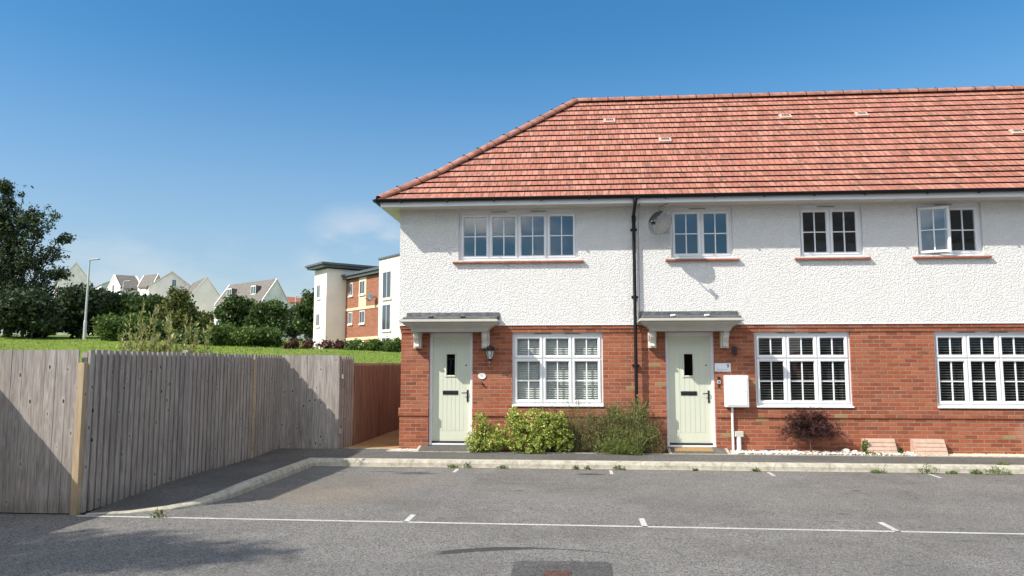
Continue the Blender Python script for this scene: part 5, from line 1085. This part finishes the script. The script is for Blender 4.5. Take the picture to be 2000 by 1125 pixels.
q = MB(); fbox(q, .0, LF-.02, -.05, .1, 6.62, 6.85); fbox(q, .0, LF-.02, -.05, .1, 3.95, 4.2); fbox(q, 2.75, 4.2, -.04, .1, 6.85, 9.44); q.build('stone_band', M['farband'], fl)
def fwin(s0, s1, dpt, z0, z1, side=False, two=True):
    q = MB(); 
    fbox(q, s0, s1, dpt-.06, dpt+.02, z0, z1); w_ = q.build('window', M['pvc'], fl); q = MB(); m_ = (s0+s1)/2; t = .07
    for a, b in ((s0+t, m_-t*.6), (m_+t*.6, s1-t)): fbox(q, a, b, dpt-.075, dpt-.06, z0+t, z1-t)
    q.build('pane', M['far_glass'], w_); q = MB(); fbox(q, s0-.08, s1+.08, dpt-.12, dpt-.0, z0-.14, z0-.02); q.build('sill', M['farcream'], w_)
for z0, z1 in ((8.0, 9.15), (5.45, 6.5), (2.7, 3.85)):
    fwin(.75, 1.5, 0, z0, z1); fwin(3.0, 4.0, -.04 if z0 > 7 else 0, z0-.05, z1); fwin(6.9, LF-.1, 0, z0, z1); fwin(LF+.75, LF+2.2, -.9, z0-.9, z1+.15); fwin(-2.05, -1.3, -1.9, z0-.15, z1-.05)
ds = empty('far_satellite_dish', (cb+fd*6.0-inw*.5), 'small dark satellite dish on the brick wall of the distant flats', 'satellite dish'); c_ = cb+fd*6.0-inw*.55+Vector((0, 0, 7.5)); dnn = Vector((-.5, -.85, .2)).normalized(); uu = dnn.cross(Vector((0, 0, 1))).normalized(); vv = uu.cross(dnn)
q = MB(); n = 20
for r_, h in ((0, -.08), (.2, -.06), (.38, 0), (.38, -.02), (.2, -.09), (0, -.1)): q.v += [tuple(c_+uu*math.cos(2*math.pi*k/n)*r_*.8+vv*math.sin(2*math.pi*k/n)*r_+dnn*h) for k in range(n)]
for i in range(5):
    for k in range(n): j = (k+1) % n; q.f.append((i*n+k, i*n+j, (i+1)*n+j, (i+1)*n+k)); q.mi.append(0)
q.build('reflector', M['fargutter'], ds, smooth=True); q = MB(); q.tube([c_-dnn*.08, c_+inw*.5+fd*.2], .03, 6); q.tube([c_-vv*.3, c_+dnn*.5-vv*.25], .025, 6); q.build('bracket', M['black'], ds)

# ================================================================== BEHIND THE VIEWER (seen only in the glass, and the tree that shades the lane)
def block(name, label, x0, x1, y0, y1, eave, ridge):
    e = empty(name, ((x0+x1)/2, y1, 0), label, 'house'); q = MB(); q.box(x0, x1, y0, y1, 0, 2.6); q.build('wall', M['brick'], e); q = MB(); q.box(x0, x1, y0, y1, 2.6, eave); q.prism([(y0, eave), (y1, eave), ((y0+y1)/2, ridge)], 'x', x0, x1); q.build('upper_wall', M['farwhite'], e)
    q = MB(); ym = (y0+y1)/2
    for s in (y0-.4, y1+.4): q.q((x0-.3, s, eave-.1), (x1+.3, s, eave-.1), (x1+.3, ym, ridge+.15), (x0-.3, ym, ridge+.15))
    q.build('roof', M['slate'], e); x = x0+1.5
    while x < x1-2:
        for z0, z1 in ((1.0, 2.3), (3.8, 4.9)): q = MB(); q.box(x, x+1.4, y1, y1+.05, z0, z1); w_ = q.build('window', M['pvc'], e); q = MB(); q.box(x+.08, x+.65, y1+.05, y1+.06, z0+.08, z1-.08); q.box(x+.75, x+1.32, y1+.05, y1+.06, z0+.08, z1-.08); q.build('pane', M['far_glass'], w_)
        x += 3.2
block('opposite_house', 'house on the other side of the car park behind the viewer, left', -16, 9.2, -24, -15, 5.0, 8.0)
block('opposite_house', 'taller house behind the viewer, mirrored in the dark right hand windows', 12.2, 34, -22, -12, 8.6, 13.6)
e = empty('shade_tree', (-15.6, .9, 0), 'tree outside the left edge whose dappled shadow falls on the lane', 'tree'); B = [(-15.6, .9, 10.6, 1.5, 1.2, 1.2), (-14.5, 1.2, 10.1, .9, .7, .7), (-16.6, .3, 10.2, 1.1, 1.0, 1.0), (-14.8, .4, 11.5, .8, .7, .7), (-15.6, -.5, 10.4, 1.3, 1., 1.)]
leaves('crown', M['lf_mid'], e, blob_pts(B, 6500, 201, .9, .0, .2, True, .12), .15, .6, 201); q = MB(); limbs(q, (-15.6, .9, 0), (-15.6, .9, 10.6), .16, [b[:3] for b in B], 5); q.build('trunk', M['bark'], e)
